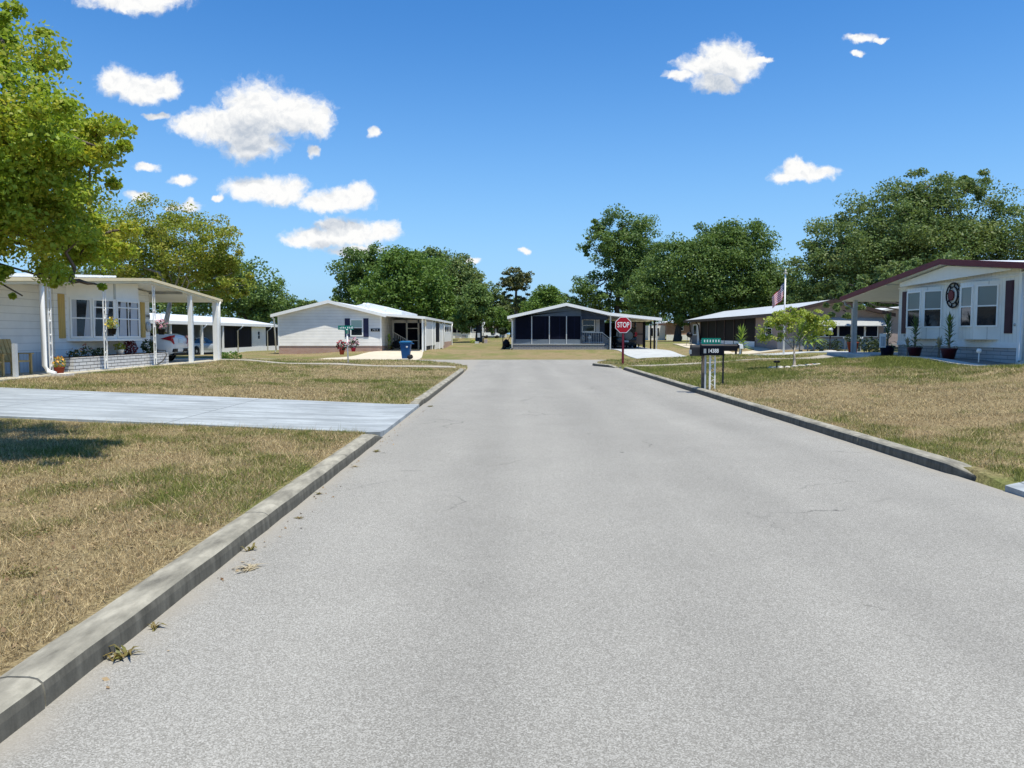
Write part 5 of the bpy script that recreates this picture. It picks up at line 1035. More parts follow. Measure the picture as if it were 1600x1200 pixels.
def cars():
    t, L, hw, H = car('white sedan with red C shaped tail lights under the left carport', M['carw'], None, 0)
    for s_ in (-1, 1):
        # C-shaped lamp wrapping the corner
        lp = MB(); x = -L/2
        def q(pts, th=.02):
            A = [lp.p(px, s_*py, pz) for px, py, pz in pts]; B = [lp.p(px-th, s_*(py+.012), pz) for px, py, pz in pts]; n = len(A); lp.face(A); lp.face(B); [lp.face((A[k], A[(k+1)%n], B[(k+1)%n], B[k])) for k in range(n)]
        q([(x+.42, hw*.985, .84), (x+.05, hw*.93, .95), (x-.005, hw*.60, .97), (x-.005, hw*.62, .89), (x+.04, hw*.88, .86)])
        q([(x+.42, hw*.985, .84), (x+.04, hw*.93, .86), (x-.005, hw*.80, .86), (x-.01, hw*.66, .66), (x+.0, hw*.72, .64), (x+.03, hw*.92, .76)])
        obj('tail_light', lp, M['tail'], t)
        obj('bumper_grille', MB().box(-L/2-.015, -L/2+.05, s_*.48-.2, s_*.48+.2, .36, .48), M['black'], t)
    obj('diffuser', MB().box(-L/2+.0, -L/2+.2, -.6, .6, .24, .32), M['black'], t); obj('licence_plate', MB().box(-L/2-.03, -L/2+.02, -.17, .17, .68, .83), M['plateb'], t)
    obj('mirror', MB().ball((.75, hw*1.05, 1.0), (.07,.11,.07), 8, 6), M['carw'], t)
    t.location = (-16.1, 32.0, .46); t.rotation_euler = (0,0,math.pi); t.scale = (1,1,1.13)
    t, L, hw, H = car('silver sedan parked under the far left white carport', M['cars'], None, 0)
    for s_ in (-1, 1): obj('tail_light', MB().box(-L/2-.02, -L/2+.12, s_*.68-.13, s_*.68+.13, .74, .90), M['tail'], t)
    t.location = (-25.1, 61.2, -.06); t.rotation_euler = (0,0,R(78))
    t, L, hw, H = car('dark sport utility car with round spare wheel cover in the blue home carport', M['card'], None, 0, (4.3, 1.78, 1.72), True)
    obj('spare_wheel', MB().lathe((-L/2-.02, -.12, 1.02), [(.02,-.2),(.3,-.2),(.36,-.16),(.36,0),(.02,0)], 24, axis='x'), M['cover'], t)
    for s_ in (-1, 1): obj('tail_light', MB().box(-L/2-.04, -L/2+.1, s_*.74-.09, s_*.74+.09, .95, 1.3), M['cover'] if s_ > 0 else M['tail'], t)
    obj('rear_panel', MB().box(-L/2-.03, -L/2+.05, .28, .62, .9, 1.25), M['cover'], t); obj('licence_plate', MB().box(-L/2-.05, -L/2+.03, -.16, .16, .5, .63), M['plateb'], t)
    t.location = (9.15, 63.6, .46); t.rotation_euler = (0,0,R(90))
    # golf cart far off
    x, y = -2.95, 110; z = g(x, y); t = thing('golf_cart', 'small white golf cart on the far lawn left of a young tree', 'golf cart')
    b = MB().loft([[(px,-.55,.3),(px,-.55,h_),(px,.55,h_),(px,.55,.3)] for px, h_ in ((-1.15,.75),(-.9,.8),(-.2,.8),(-.1,.38),(.5,.38),(.62,.8),(1.1,.62))], sm=False); obj('body', b, M['white'], t)
    obj('seat', MB().box(-.75, -.15, -.5, .5, .8, .95), M['dark'], t); obj('seat_back', MB().box(-.85, -.72, -.5, .5, .95, 1.3), M['dark'], t); obj('windscreen', MB().box(.6, .64, -.5, .5, .8, 1.35), M['galv'], t)
    for px in (-.75, .75):
        for s_ in (-1, 1): obj('wheel', MB().lathe((px, s_*.52, .22), [(.02,-.09),(.22,-.09),(.22,.09),(.02,.09)], 14, axis='y'), M['rubber'], t)
    t.location = (x, y, z); t.rotation_euler = (0,0,R(10))
cars()
# ------------------------------------------------------------------ SIGNS, MAILBOXES, FLAG, SMALL THINGS
def stop_sign():
    x, y = 5.38, 37.3; z = g(x, y); t = thing('stop_sign', 'red octagonal stop sign on a red post at the corner', 'road sign', (x, y, z)); cz = z+1.92
    oct_ = lambda r: [(r*math.cos(R(22.5+45*k)), r*math.sin(R(22.5+45*k))) for k in range(8)]
    F = Ff(y)
    m = MB(F).prism([(x+a, cz+b) for a, b in oct_(.415)], -.06, -.055); pl = obj('sign_plate', m, M['sheet'], t)
    obj('sign_face', MB(F).prism([(x+a, cz+b) for a, b in oct_(.385)], -.064, -.0605), M['red'], pl)
    text(pl, 'STOP', F, x, -.067, cz-.005, .355, M['sheet'], .002, .006, sx=.68)
    p = MB().box(x-.035, x+.035, y-.05, y-.02, z-.1, cz-.1); p.box(x-.055, x-.035, y-.02, y-.014, z-.1, cz-.1); p.box(x+.035, x+.055, y-.02, y-.014, z-.1, cz-.1); obj('post', p, M['redpost'], t)
stop_sign()
def street_sign():
    x, y = -7.55, 35.3; z = g(x, y); t = thing('street_sign', 'green street name blades on a white post with hanging flower baskets', 'street sign', (x, y, z))
    top = at(540, 514.5, y).z; obj('post', MB().tube([(x+.02,y,z-.1),(x-.02,y,top)], .035, 10), M['white'], t)
    b = obj('name_blade', MB().box(x-.42, x+.28, y-.012, y+.0, top-.02, top+.17), M['green'], t)
    l = MB(); 
    for k in range(7): l.box(x-.34+k*.075+(.04 if k > 3 else 0), x-.30+k*.075+(.04 if k > 3 else 0), y-.016, y-.0125, top+.035, top+.035+(.08 if k % 3 else .06))
    l.box(x+.2, x+.25, y-.016, y-.0125, top+.03, top+.13); obj('lettering', l, M['lime'], b)
    obj('name_blade', MB().box(x-.006, x+.006, y-.35, y+.35, top-.20, top-.04), M['green'], t); obj('bracket', MB().box(x-.04, x+.04, y-.05, y+.05, top-.22, top-.02), M['galv'], t)
    obj('bracket_arm', MB().tube([(x,y-.02,top-.62),(x+.22,y-.03,top-.55)], .016, 6), M['white'], t); obj('bracket_arm', MB().tube([(x-.3,y,top-.8),(x+.3,y,top-.78)], .012, 6), M['white'], t)
    G = 'flower baskets on the street sign post'
    bush('flower_basket', 'basket of red flowers left of the street sign post', 'flower basket', x-.26, y-.02, top-1.16, (.26,.2,.24), 170, .09, M['leafk'], G, M['fred'], 50, .1, pot=(.13,.22,M['terra']))
    bush('flower_basket', 'fuller basket of pink flowers in a red pot right of the street sign post', 'flower basket', x+.27, y-.02, top-1.02, (.28,.2,.27), 180, .09, M['leafk'], G, M['fpink'], 50, .1, pot=(.12,.18,M['fred']))
street_sign()
def mailboxes():
    def box(x, y, zc, L, w, h, axis, m, label, posts, num=None, group='mailboxes by the right kerb'):
        t = thing('mailbox', label, 'mailbox', (x, y, g(x, y)), group); r = w/2
        prof = [(-r, -h/2), (r, -h/2), (r, h/2-r*.9)]+[(r*math.cos(a), h/2-r*.9+r*.9*math.sin(a)) for a in np.linspace(0, math.pi, 12)[1:-1]]+[(-r, h/2-r*.9)]
        mk_ = lambda u: [((x+u, y+a, zc+b) if axis == 'x' else (x+a, y+u, zc+b)) for a, b in prof]
        obj('box', MB().loft([mk_(-L/2), mk_(L/2)], sm=False), m, t)
        d = MB().loft([[(x+(q[0]-x)*1.0, y+(q[1]-y)*1.04, zc+(q[2]-zc)*1.04) for q in mk_(-L/2-.02)], [(q[0], y+(q[1]-y)*1.04, zc+(q[2]-zc)*1.04) for q in mk_(-L/2-.0)]], sm=False) if axis == 'x' else MB().loft([mk_(-L/2-.02), mk_(-L/2)], sm=False)
        obj('door', d, m, t)
        if num: text(t, num, Ff(y-w/2), x+.0, -.004, zc-.04, .15, M['lime'], .002, .002, sx=.78)
        obj('flag', MB().box(x-.26, x-.19, y-w/2-.012, y-w/2-.006, zc-.10, zc+.02) if axis == 'x' else MB().box(x+w/2, x+w/2+.01, y-.1, y+.05, zc, zc+.03), M['galv'], t)
        for (px, py, hw, mm) in posts: obj('post', MB().box(px-hw, px+hw, py-hw, py+hw, g(px, py)-.1, zc-h/2), mm, t)
        return t
    Y0 = 20.7; zc = at(1113, 546, Y0).z; x = at(1113, 546, Y0).x
    t = box(x, Y0, zc, .58, .2, .31, 'x', M['mailbox'], 'black mailbox numbered 14388 on white metal legs by the kerb', [(x-.05, Y0+.02, .022, M['white']), (x+.09, Y0+.04, .016, M['white']), (x-.17, Y0+.04, .02, M['steel'])], '14388')
    lt = MB()
    for k in range(9): z = g(x, Y0)+.08+k*.11; s_ = 1 if k % 2 else -1; lt.tube([(x-.05, Y0+.03, z), (x+.09, Y0+.04, z+.11)] if s_ > 0 else [(x+.09, Y0+.04, z), (x-.05, Y0+.03, z+.11)], .006, 4)
    obj('lattice', lt, M['white'], t)
    x2 = at(1090, 548, 21.0).x; box(x2, 21.0, zc-.03, .34, .2, .30, 'x', M['dark'], 'dark mailbox behind and left of the numbered one, on a weathered post', [(x2+.15, 21.0, .035, M['woodg']), (x2+.23, 21.03, .022, M['black'])])
    x3 = at(1140, 543, 22.3).x; box(x3, 22.3, at(1140, 543, 22.3).z, .42, .17, .2, 'x', M['black'], 'low black newspaper mailbox behind and right of the numbered one', [(x3-.18, 22.3, .022, M['dark'])])
    # green name plate behind the boxes
    p = at(1111, 533, 21.6); t = thing('name_sign', 'green name plate standing behind the numbered black mailbox', 'sign', (p.x, 21.6, g(p.x, 21.6)))
    b = obj('plate', MB().box(p.x-.27, p.x+.27, 21.59, 21.6, p.z-.1, p.z+.085), M['green'], t)
    l = MB(); [l.box(p.x-.2+k*.08, p.x-.17+k*.08, 21.585, 21.5895, p.z-.03, p.z+.04) for k in range(6)]; obj('lettering', l, M['lime'], b)
    obj('post', MB().box(p.x-.2, p.x-.16, 21.6, 21.63, g(p.x, 21.6)-.1, p.z+.05), M['steel'], t)
    for u, lab, m, mp in ((1150, 'far black mailbox on a dark post beyond the sidewalk', M['black'], M['brown']), (1156.5, 'far white mailbox on a white post beside the far black one', M['white'], M['white'])):
        p = at(u, 541, 42.3); box(p.x, 42.3, p.z, .48, .19, .26, 'y', m, lab, [(p.x, 42.3, .045, mp)], None, 'mailboxes beyond the sidewalk')
mailboxes()
def flagpole():
    x, y = 14.6, 41.3; z = g(x, y); top = at(1231, 428, y).z; t = thing('flagpole', 'white flagpole with a small finial in front of the tan home', 'flagpole', (x, y, z))
    obj('pole', MB().tube([(x,y,z-.1),(x,y,top)], [.05,.035], 10), M['white'], t); obj('finial', MB().lathe((x,y,top), [(.02,0),(.12,.02),(.12,.06),(.03,.07),(.05,.13),(.06,.17),(.02,.24)], 10), M['gold'], t)
    f = thing('flag', 'drooping stars and stripes flag on the white pole', 'flag', (x, y, top-.9))
    nx, nz = 26, 13; mb = MB(); idx = {}; hoist = .78; fly = 1.25; zt = top-.42; fm = []
    for i in range(nx+1):
        s_ = i/nx
        for j in range(nz+1):
            v = j/nz; xx = x-.04-.62*s_-.05*math.sin(s_*9+v*1.5); zz = zt-hoist*v*(1-.18*s_)-fly*.62*s_**.85; yy = y+.085*math.sin(s_*13+v*1.2)*(.3+s_)
            idx[i, j] = mb.p(xx, yy, zz)
    for i in range(nx):
        for j in range(nz):
            mb.face((idx[i,j], idx[i+1,j], idx[i+1,j+1], idx[i,j+1]), True); can = i < 10 and j < 7
            fm.append((1 if (i % 2 and j % 2) else 2) if can else (0 if j % 2 == 0 else 1))
    obj('cloth', mb, [M['flagr'], M['flagw'], M['flagb']], f, fm, recalc=False)
flagpole()
def oddments():
    # utility pedestals on the common
    y = 86; x = at(748, 540, y).x; z = g(x, y); G = 'utility posts on the far lawn'
    t = thing('utility_post', 'grey meter box on a dark post on the far lawn', 'utility post', (x, y, z), G); obj('post', MB().box(x-.06, x+.06, y-.05, y+.05, z-.1, z+.75), M['black'], t); obj('meter_box', MB().box(x-.14, x+.16, y-.12, y-.05, z+.65, z+1.15), M['steel'], t)
    x = at(756, 540, y).x; t = thing('utility_post', 'cluster of dark pipes and a grey pedestal right of the meter box', 'utility post', (x, y, z), G)
    obj('pedestal', MB().box(x+.05, x+.4, y-.1, y+.2, z-.1, z+.45), M['pinkw'], t)
    for k, dx in enumerate((-.15, -.03)): obj('pipe', MB().tube([(x+dx,y,z-.1),(x+dx,y,z+.85)], .045, 6), M['dark'], t)
    obj('valve', MB().tube([(x-.35,y,z+.72),(x+.12,y,z+.8)], .06, 6), M['dark'], t)
    x = at(742, 540, y).x; bush('shrub', 'small yellow green shrub left of the meter post', 'shrub', x-.25, y, z, (.35,.3,.25), 160, .14, M['leafs'])
    t = thing('white_box', 'low white box in the grass beside the yellow green shrub', 'box', (x+.25, y-.2, z)); obj('case', MB().box(x+.02, x+.45, y-.35, y-.1, z-.05, z+.16), M['white'], t); obj('lid', MB().box(x, x+.47, y-.37, y-.08, z+.16, z+.20), M['trim'], t)
    # kettle grill
    y = 66; x = at(1077, 540, y).x; z = g(x, y); t = thing('kettle_grill', 'black kettle grill with open legs at the tan home back corner', 'grill', (x, y, z))
    obj('bowl', MB().lathe((x,y,z+.72), [(.03,0),(.18,.06),(.26,.2),(.27,.28),(.22,.38),(.06,.45)], 14), M['black'], t)
    for k in range(3): a = k*2.094+.5; obj('leg', MB().tube([(x+.15*math.cos(a),y+.15*math.sin(a),z+.78),(x+.28*math.cos(a),y+.28*math.sin(a),z)], .02, 5), M['galv'], t)
    obj('shelf', MB().lathe((x,y,z+.28), [(.02,0),(.2,0),(.2,.02),(.02,.02)], 10), M['galv'], t)
    # lamp post
    y = 45.0; x = at(1297, 530, y).x; z = g(x, y); t = thing('lamp_post', 'dark green garden lamp post with a white lantern', 'lamp post', (x, y, z)); zt = at(1297, 523, y).z
    obj('post', MB().tube([(x,y,z-.05),(x,y,zt)], .04, 8), M['dark'], t); obj('lantern', MB().lathe((x,y,zt), [(.06,0),(.13,.04),(.15,.28),(.17,.3),(.06,.46),(.02,.5)], 8, sm=False), M['galv'], t); obj('base', MB().lathe((x,y,z-.03), [(.35,0),(.35,.06),(.05,.09)], 14), M['stonew'], t)
    # yuccas by the walk
    yucca('yucca', 'tall yellow green yucca beside the far mailboxes', 12.95, 43.4, g(12.95,43.4), 1.4, .55, 60, M['yuccay'], w=.075, trunk=.25)
    for k, (dx, dy, hh) in enumerate(((0,0,2.1),(.45,.3,1.7),(-.4,.2,1.5))):
        yucca('yucca', ['tallest stem of the yucca clump behind the small lime tree','right stem of the yucca clump near the lamp post','left short stem of the yucca clump behind the lime tree'][k], 17.0+dx, 44.2+dy, g(17.0+dx,44.2+dy), hh, .8, 70, M['yuccay'], 'yucca clump behind the lime tree', w=.08, trunk=.4)
    for k, (x, y, r) in enumerate(((19.2,47.6,.5),(20.3,48.2,.45),(21.6,48.4,.5),(22.8,48.5,.45))): bush('shrub', ['dark low shrub at the tan home gable, leftmost of four','dark low shrub at the tan home gable, second from the left','dark low shrub at the tan home gable, third from the left','dark low shrub at the tan home gable, rightmost of four'][k], 'shrub', x, y, g(x, y), (r,.35,.36), 220, .13, M['leafk'], 'dark shrubs along the tan home gable')
    for x, y, r, lab in ((-12.9,35.6,.42,'low green shrub at the foot of the corner carport post'),(-13.6,35.9,.4,'second low green shrub behind the corner carport post')): bush('shrub', lab, 'shrub', x, y, g(x, y), (r,.3,.22), 240, .1, M['leafg'], 'shrubs at the left carport corner')
    y = 46.2; x = 20.6; t = thing('garden_table', 'small pale table at the shaded gable of the tan home', 'table', (x, y, g(x,y))); obj('top', MB().box(x-.6, x+.35, y-.3, y+.3, g(x,y)+.72, g(x,y)+.8), M['white'], t)
    for sx in (-.5, .25):
        for sy in (-.22, .22): obj('leg', MB().box(x+sx-.02, x+sx+.02, y+sy-.02, y+sy+.02, g(x,y)-.02, g(x,y)+.72), M['galv'], t)
oddments()
# ================================================================== TREES
def lobe(px, py, Y, rx, ry, dy=0., rd=None):     # a mass of the crown: its bearing, distance and half-sizes as seen in the photo -> real centre and radii
    c = at(px, py, Y+dy); k = (Y+dy)/1200; return (c.x, c.y, c.z, rx*k, (rd if rd else (rx+ry)*.5)*k, ry*k)
def limb(mb, a, b, r0, r1, n=5, wob=.06, seg=5):
    a, b = Vector(a), Vector(b); L = (b-a).length; pts = []; rr = []
    for k in range(seg+1):
        t = k/seg; p = a.lerp(b, t); p.z += .12*L*math.sin(t*math.pi)*.6
        if 0 < k < seg: p += Vector((random.gauss(0, wob*L), random.gauss(0, wob*L), random.gauss(0, wob*L*.6)))
        pts.append(p); rr.append(r0+(r1-r0)*t)
    mb.tube(pts, rr, n); return pts
def tree(name, label, x, y, L, nclump, per, ls, mleaf, mbark, r0, trunk=None, group=None, crad=.28, flat=.72, twigs=26, shell=.55, up=.7, cat='tree', asp=.6):
    z = g(x, y); t = thing(name, label, cat, (x, y, z), group)
    if x > -20 and y > 70 and cat == 'tree' and name == 'oak_tree': nclump = int(nclump*1.55); crad *= 1.08
    vol = np.array([l[3]*l[5] for l in L]); pr = vol/vol.sum(); cl = []; 
    for i in range(nclump):
        l = L[rng.choice(len(L), p=pr)]; d = rng.normal(size=3); d /= np.linalg.norm(d); q = shell+(1-shell)*rng.random()
        if rng.random() < .18: q *= rng.random()
        cl.append((l[0]+d[0]*l[3]*q, l[1]+d[1]*l[4]*q, l[2]+d[2]*l[5]*q, max(min(l[3], l[5]), .5*(l[3]+l[5])*.5)*crad*rng.uniform(.6, 1.3)))
    cl = np.array(cl); n = len(cl)*per; cid = np.repeat(np.arange(len(cl)), per); P = rng.normal(size=(n, 3)); P /= np.linalg.norm(P, axis=1)[:, None]
    P *= (rng.random((n, 1))**.45)*1.25; out = P.copy(); P *= cl[cid, 3][:, None]; P[:, 2] *= flat; P[:, 2] -= .12*np.abs(P[:, 0]); P += cl[cid, :3]
    leafmesh('crown', P, rng.uniform(.55, 1.25, n)*ls, mleaf, t, up, asp, out*.5)
    mb = MB(); top = trunk or [(x, y, z-.2), (x, y, z+(L[0][2]-z)*.75)]
    top = [Vector(p) for p in top]; m_ = len(top); rr = [r0*(1.25 if k == 0 else 1-.45*k/(m_-1)) for k in range(m_)]; mb.tube(top, rr, 10)
    fork = top[-1]
    order = sorted(range(len(cl)), key=lambda k: rng.random())[:twigs]
    vm = max(vol); mains = [limb(mb, fork, Vector(l[:3]), r0*.5*max(.22, (v/vm)**.5), r0*.16*max(.25, (v/vm)**.5), 7, .05) for l, v in zip(L, vol)]
    for k in order:
        c = Vector(cl[k, :3]); M_ = min(mains, key=lambda pp: min((p-c).length for p in pp)); p = min(M_[1:], key=lambda q: (q-c).length); limb(mb, p, c, r0*.14, r0*.03, 4, .05, 4)
    obj('trunk', mb, mbark, t, recalc=False); return t
def trees():
    # near maple on the left: only part of its crown is in the picture, the trunk stands just outside it
    Y = 8.3; L = [lobe(-70,170,Y,190,170), lobe(60,270,Y,135,105,.3), lobe(100,215,Y,95,70,-.3), lobe(-120,330,Y,230,110), lobe(70,370,Y,140,68,.4), lobe(150,375,Y,60,48,1.0), lobe(150,245,Y,48,50,.2), lobe(5,60,Y,42,70,.2), lobe(-170,40,Y,190,150,1), lobe(-60,300,Y+1.6,200,120), lobe(10,435,Y+.4,95,26), lobe(110,440,Y+.3,55,14), lobe(35,462,Y+.2,35,14), lobe(60,90,Y,45,50,.4)]
    tree('maple_tree', 'large sunlit yellow green maple overhanging the left edge of the picture', -8.4, 8.6, L, 540, 250, .058, M['leafn'], M['bark'], .2, [(-8.4,8.6,.1),(-8.3,8.6,1.5),(-8.0,8.5,2.4)], None, .29, .7, 150, .5, .35, asp=.62)
    # yellowing tree behind the left carport
    Y = 46; k = [lobe(300,385,Y,75,58), lobe(355,430,Y,42,36), lobe(235,365,Y,60,55,1), lobe(210,425,Y,60,50,2), lobe(285,440,Y,80,35,1), lobe(150,390,Y,80,80,3), lobe(340,400,Y,35,35), lobe(365,452,Y,28,20)]
    b = at(252, 556, Y); f = at(268, 462, Y)
    tree('shade_tree', 'yellowing olive shade tree with a leaning trunk behind the left carport', b.x, Y, k, 380, 140, .17, M['leafy'], M['barkp'], .2, [(b.x, Y, g(b.x, Y)-.2), (b.x+.25, Y, 1.9), (f.x, Y, f.z)], None, .27, .65, 90, .55)
    Y = 96; k = [lobe(390,452,Y,52,44), lobe(345,440,Y,45,45), lobe(425,480,Y,32,32), lobe(385,490,Y,55,24), lobe(310,470,Y,55,45,3)]
    b = at(392, 535, Y); tree('oak_tree', 'dark green oak with a forked trunk behind the low white roofed home', b.x, Y, k, 230, 80, .42, M['leafd'], M['barkd'], .35, [(b.x, Y, g(b.x, Y)-.2), at(392, 505, Y)], 'trees beyond the homes', .3)
    Y = 110; k = [lobe(250,470,Y,70,50), lobe(190,470,Y,80,50)]
    b = at(230, 530, Y); tree('oak_tree', 'dark tree glimpsed through the left carport', b.x, Y, k, 120, 70, .5, M['leafd'], M['barkd'], .35, None, 'trees beyond the homes', .3)
    # the big group in the middle
    Y = 112; k = [lobe(562,425,Y,42,36), lobe(545,455,Y,30,45), lobe(585,410,Y,32,28), lobe(560,480,Y,40,30)]
    tree('oak_tree', 'darkest tree at the left end of the middle tree group', at(560,520,Y).x, Y, k, 170, 90, .42, M['leafd'], M['barkd'], .4, None, 'trees beyond the homes', .3)
    Y = 104; k = [lobe(640,435,Y,62,46), lobe(610,470,Y,60,40), lobe(668,470,Y,55,45), lobe(625,415,Y,35,26), lobe(690,490,Y,45,25)]
    tree('oak_tree', 'bright green broad tree rising behind the white gabled home', at(640,520,Y).x, Y, k, 270, 90, .40, M['leafg'], M['bark'], .4, None, 'trees beyond the homes', .28)
    Y = 118; k = [lobe(705,425,Y,42,34), lobe(730,455,Y,30,40), lobe(670,412,Y,34,26), lobe(715,480,Y,36,40), lobe(650,410,Y,24,22)]
    tree('oak_tree', 'grey green oak at the right of the middle tree group', at(705,520,Y).x, Y, k, 220, 85, .42, M['leafo'], M['bark'], .4, None, 'trees beyond the homes', .28)
    Y = 98; k = [lobe(740,478,Y,26,34), lobe(722,500,Y,24,18), lobe(752,465,Y,20,26), lobe(755,492,Y,18,18)]; b = at(748, 533, Y)
    tree('oak_tree', 'slim dark trunked tree right of the distant sunroom home', b.x, Y, k, 110, 80, .34, M['leafd'], M['barkd'], .42, [(b.x, Y, g(b.x, Y)-.2), at(748, 500, Y)], 'trees beyond the homes', .32)
    Y = 116; k = [lobe(778,495,Y,20,17), lobe(765,508,Y,13,11), lobe(790,508,Y,14,12)]; b = at(778, 528, Y)
    tree('young_tree', 'small bright young tree beside the golf cart', b.x, Y, k, 60, 70, .32, M['leafg'], M['barkd'], .18, [(b.x, Y, g(b.x, Y)-.2), at(777, 508, Y)], None, .35)
    Y = 140; k = [lobe(806,436,Y,28,18), lobe(792,446,Y,16,8), lobe(822,447,Y,14,8), lobe(800,422,Y,14,6), lobe(790,461,Y,15,7), lobe(824,464,Y,12,8), lobe(806,474,Y,20,12)]; b = at(806, 528, Y)
    tree('pine_tree', 'tall open topped pine between the white and the blue home', b.x, Y, k, 120, 65, .42, M['leafp'], M['bark'], .32, [(b.x, Y, g(b.x, Y)-.2), at(806, 470, Y), at(807, 440, Y)], None, .34, .5, 40, .4)
    Y = 128; k = [lobe(853,476,Y,26,30), lobe(835,495,Y,26,22), lobe(872,490,Y,24,24), lobe(858,458,Y,16,14)]
    tree('oak_tree', 'yellow green rounded tree behind the blue home roof', at(855,520,Y).x, Y, k, 130, 75, .42, M['leafg'], M['bark'], .35, None, 'trees beyond the homes', .3)
    Y = 150; k = [lobe(800,490,Y,34,26), lobe(768,472,Y,20,28), lobe(828,488,Y,26,26), lobe(745,470,Y,26,36), lobe(848,470,Y,22,22), lobe(785,505,Y,60,16)]
    tree('oak_tree', 'dull green tree filling the gap below the pine', at(800,520,Y).x, Y, k, 200, 80, .5, M['leafo'], M['barkd'], .35, None, 'trees beyond the homes', .3)
    Y = 116; k = [lobe(965,365,Y,42,38), lobe(945,390,Y,34,40), lobe(1000,375,Y,38,40), lobe(915,455,Y,34,32), lobe(985,430,Y,40,40), lobe(950,470,Y,50,30), lobe(922,385,Y,12,14), lobe(930,345,Y,16,18), lobe(1000,410,Y,36,36), lobe(970,400,Y,40,40), lobe(905,480,Y,30,22), lobe(980,480,Y,60,30)]; b = at(962, 528, Y)
    tree('oak_tree', 'tallest dark open crowned oak behind the blue carport', b.x, Y, k, 210, 130, .37, M['leafd'], M['barkd'], .45, [(b.x, Y, g(b.x, Y)-.2), at(965, 470, Y), at(968, 425, Y)], 'trees beyond the homes', .27, .6, 60, .6)
    Y = 92; k = [lobe(1080,420,Y,72,58), lobe(1150,415,Y,62,62), lobe(1040,455,Y,52,50), lobe(1185,445,Y,48,58), lobe(1120,470,Y,95,38), lobe(1125,380,Y,55,36), lobe(1160,378,Y,46,34), lobe(1055,400,Y,40,32), lobe(1205,475,Y,50,36), lobe(1010,470,Y,36,40), lobe(1090,485,Y,60,26), lobe(1160,495,Y,60,20), lobe(1100,440,Y,60,50)]; b = at(1058, 531, Y)
    tree('oak_tree', 'broad dark oak with a leaning trunk right of the blue carport', b.x, Y, k, 460, 150, .32, M['leafd'], M['barkd'], .45, [(b.x, Y, g(b.x, Y)-.2), at(1060, 512, Y), at(1072, 480, Y)], 'trees beyond the homes', .3, .6, 70)
    Y = 82; k = [lobe(1400,345,Y,88,60), lobe(1490,325,Y,78,52), lobe(1320,385,Y,70,52), lobe(1560,375,Y,70,58), lobe(1275,430,Y,48,55), lobe(1380,420,Y,110,62), lobe(1500,410,Y,100,60), lobe(1620,400,Y,60,70), lobe(1440,300,Y,50,32), lobe(1520,290,Y,36,26), lobe(1250,470,Y,40,40), lobe(1330,470,Y,80,34), lobe(1430,380,Y,110,60), lobe(1400,465,Y,90,36), lobe(1560,440,Y,90,50), lobe(1340,425,Y,70,50)]
    tree('oak_tree', 'huge grey green oak rising behind the right burgundy trimmed home', at(1420,520,Y).x, Y, k, 640, 150, .31, M['leafo'], M['bark'], .6, None, 'trees beyond the homes', .28, .6, 160, .6)
    Y = 47.5; k = [lobe(1318,484,Y-1.5,30,13), lobe(1365,468,Y,44,18), lobe(1420,440,Y+2,55,34), lobe(1480,430,Y+3,60,34), lobe(1345,450,Y+3,40,20), lobe(1300,468,Y,26,12)]; b = at(1450, 540, Y)
    tree('oak_tree', 'oak with low dark boughs shading the tan home gable', b.x, Y, k, 170, 120, .22, M['leafo'], M['barkd'], .3, [(b.x, Y, g(b.x, Y)-.2), at(1445, 490, Y)], 'trees beyond the homes', .3, twigs=70)
    Y = 128; k = [lobe(1230,470,Y,60,50), lobe(1150,490,Y,60,30), lobe(1300,480,Y,60,40)]
    tree('oak_tree', 'shaded tree mass behind the tan home roof', at(1230,520,Y).x, Y, k, 130, 80, .5, M['leafd'], M['barkd'], .4, None, 'trees beyond the homes', .3)
    # distant treelines on either side
    Y = 175
    for i, (px, py, rx, ry, lab, mm) in enumerate(((450,482,34,20,'low distant tree left of the white gabled home roof','leafd'),(492,490,26,20,'pale distant treetop above the white gabled home eave','leafo'),(415,470,40,34,'distant dark tree above the low white roof end','leafd'),(885,490,40,26,'distant tree above the blue home ridge','leafd'),(1010,500,60,28,'distant trees seen under the blue carport edge','leafd'),(700,500,60,26,'distant trees behind the sunroom home','leafd'),(600,500,60,24,'distant tree behind the white gabled roof','leafd'))):
        k = [lobe(px,py,Y,rx,ry), lobe(px-rx*.6,py+ry*.5,Y,rx*.7,ry*.7), lobe(px+rx*.6,py+ry*.5,Y,rx*.7,ry*.7)]
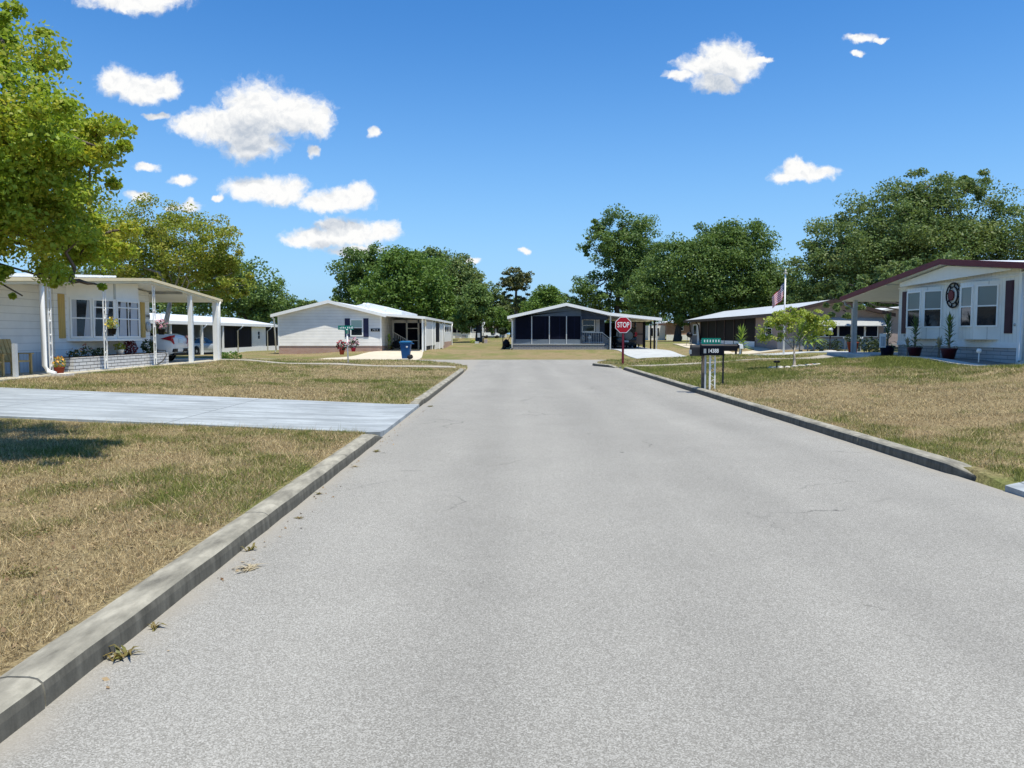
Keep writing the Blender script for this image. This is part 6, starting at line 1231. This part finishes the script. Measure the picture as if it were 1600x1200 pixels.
        tree('distant_tree', lab, at(px,520,Y).x, Y, k, 80, 70, .6, M[mm], M['barkd'], .35, None, 'far treeline', .33, twigs=10)
    # little lime tree in a ring of stones
    Y = 27.6; x = 10.15; k = [lobe(1245,500,Y,38,18), lobe(1205,522,Y,22,18), lobe(1280,510,Y,24,20), lobe(1232,490,Y,24,10), lobe(1218,505,Y,26,14), lobe(1270,494,Y,22,12)]
    z = g(x, Y); tree('lime_tree', 'small pale stemmed lime tree in a white stone ring on the right lawn', x, Y, k, 150, 40, .09, M['leafs'], M['barkp'], .055, [(x, Y, z-.1), (x+.0, Y, z+.3), (x-.02, Y, z+.62)], None, .36, .6, 95, .55)
    sheet('mulch_bed', [(x+.72*math.cos(a), Y+.72*math.sin(a)) for a in np.linspace(0, 2*math.pi, 19)[:-1]], M['soil'], lambda X, Y_: surf(X, Y_)+.03, .5)
    for i in range(20):
        a = i*2*math.pi/20; px, py = x+.8*math.cos(a), Y+.8*math.sin(a); s_ = random.uniform(.07, .11)
        mb = MB().ball((px, py, g(px, py)+.03), (s_*1.15, s_, s_*.6), 8, 6); o = obj('edging_stone', mb, M['stonew']); tag(o, 'white edging stone in the ring round the small lime tree', 'stone', 'stones round the lime tree')
    for i in range(7):
        a = i*2.399; rr_ = .25+.08*i*.8; px, py = x+rr_*math.cos(a), Y+rr_*math.sin(a); s_ = random.uniform(.04, .07)
        o = obj('pebble', MB().ball((px, py, g(px, py)+.05), (s_, s_, s_*.6), 7, 5), M['terra' if i % 2 else 'stonew']); tag(o, 'reddish pebble lying inside the stone ring' if i % 2 else 'pale pebble lying inside the stone ring', 'stone', 'reddish pebbles inside the ring' if i % 2 else 'pale pebbles inside the ring')
    bx, by = x-.75, Y-.35; bz = g(bx, by); t = thing('garden_ornament', 'small dark bird ornament on a stake at the stone ring', 'ornament', (bx, by, bz)); obj('stake', MB().tube([(bx,by,bz-.05),(bx,by,bz+.22)], .02, 6), M['black'], t); obj('bird', MB().ball((bx,by,bz+.27), (.13,.05,.05), 10, 6), M['black'], t)
trees()
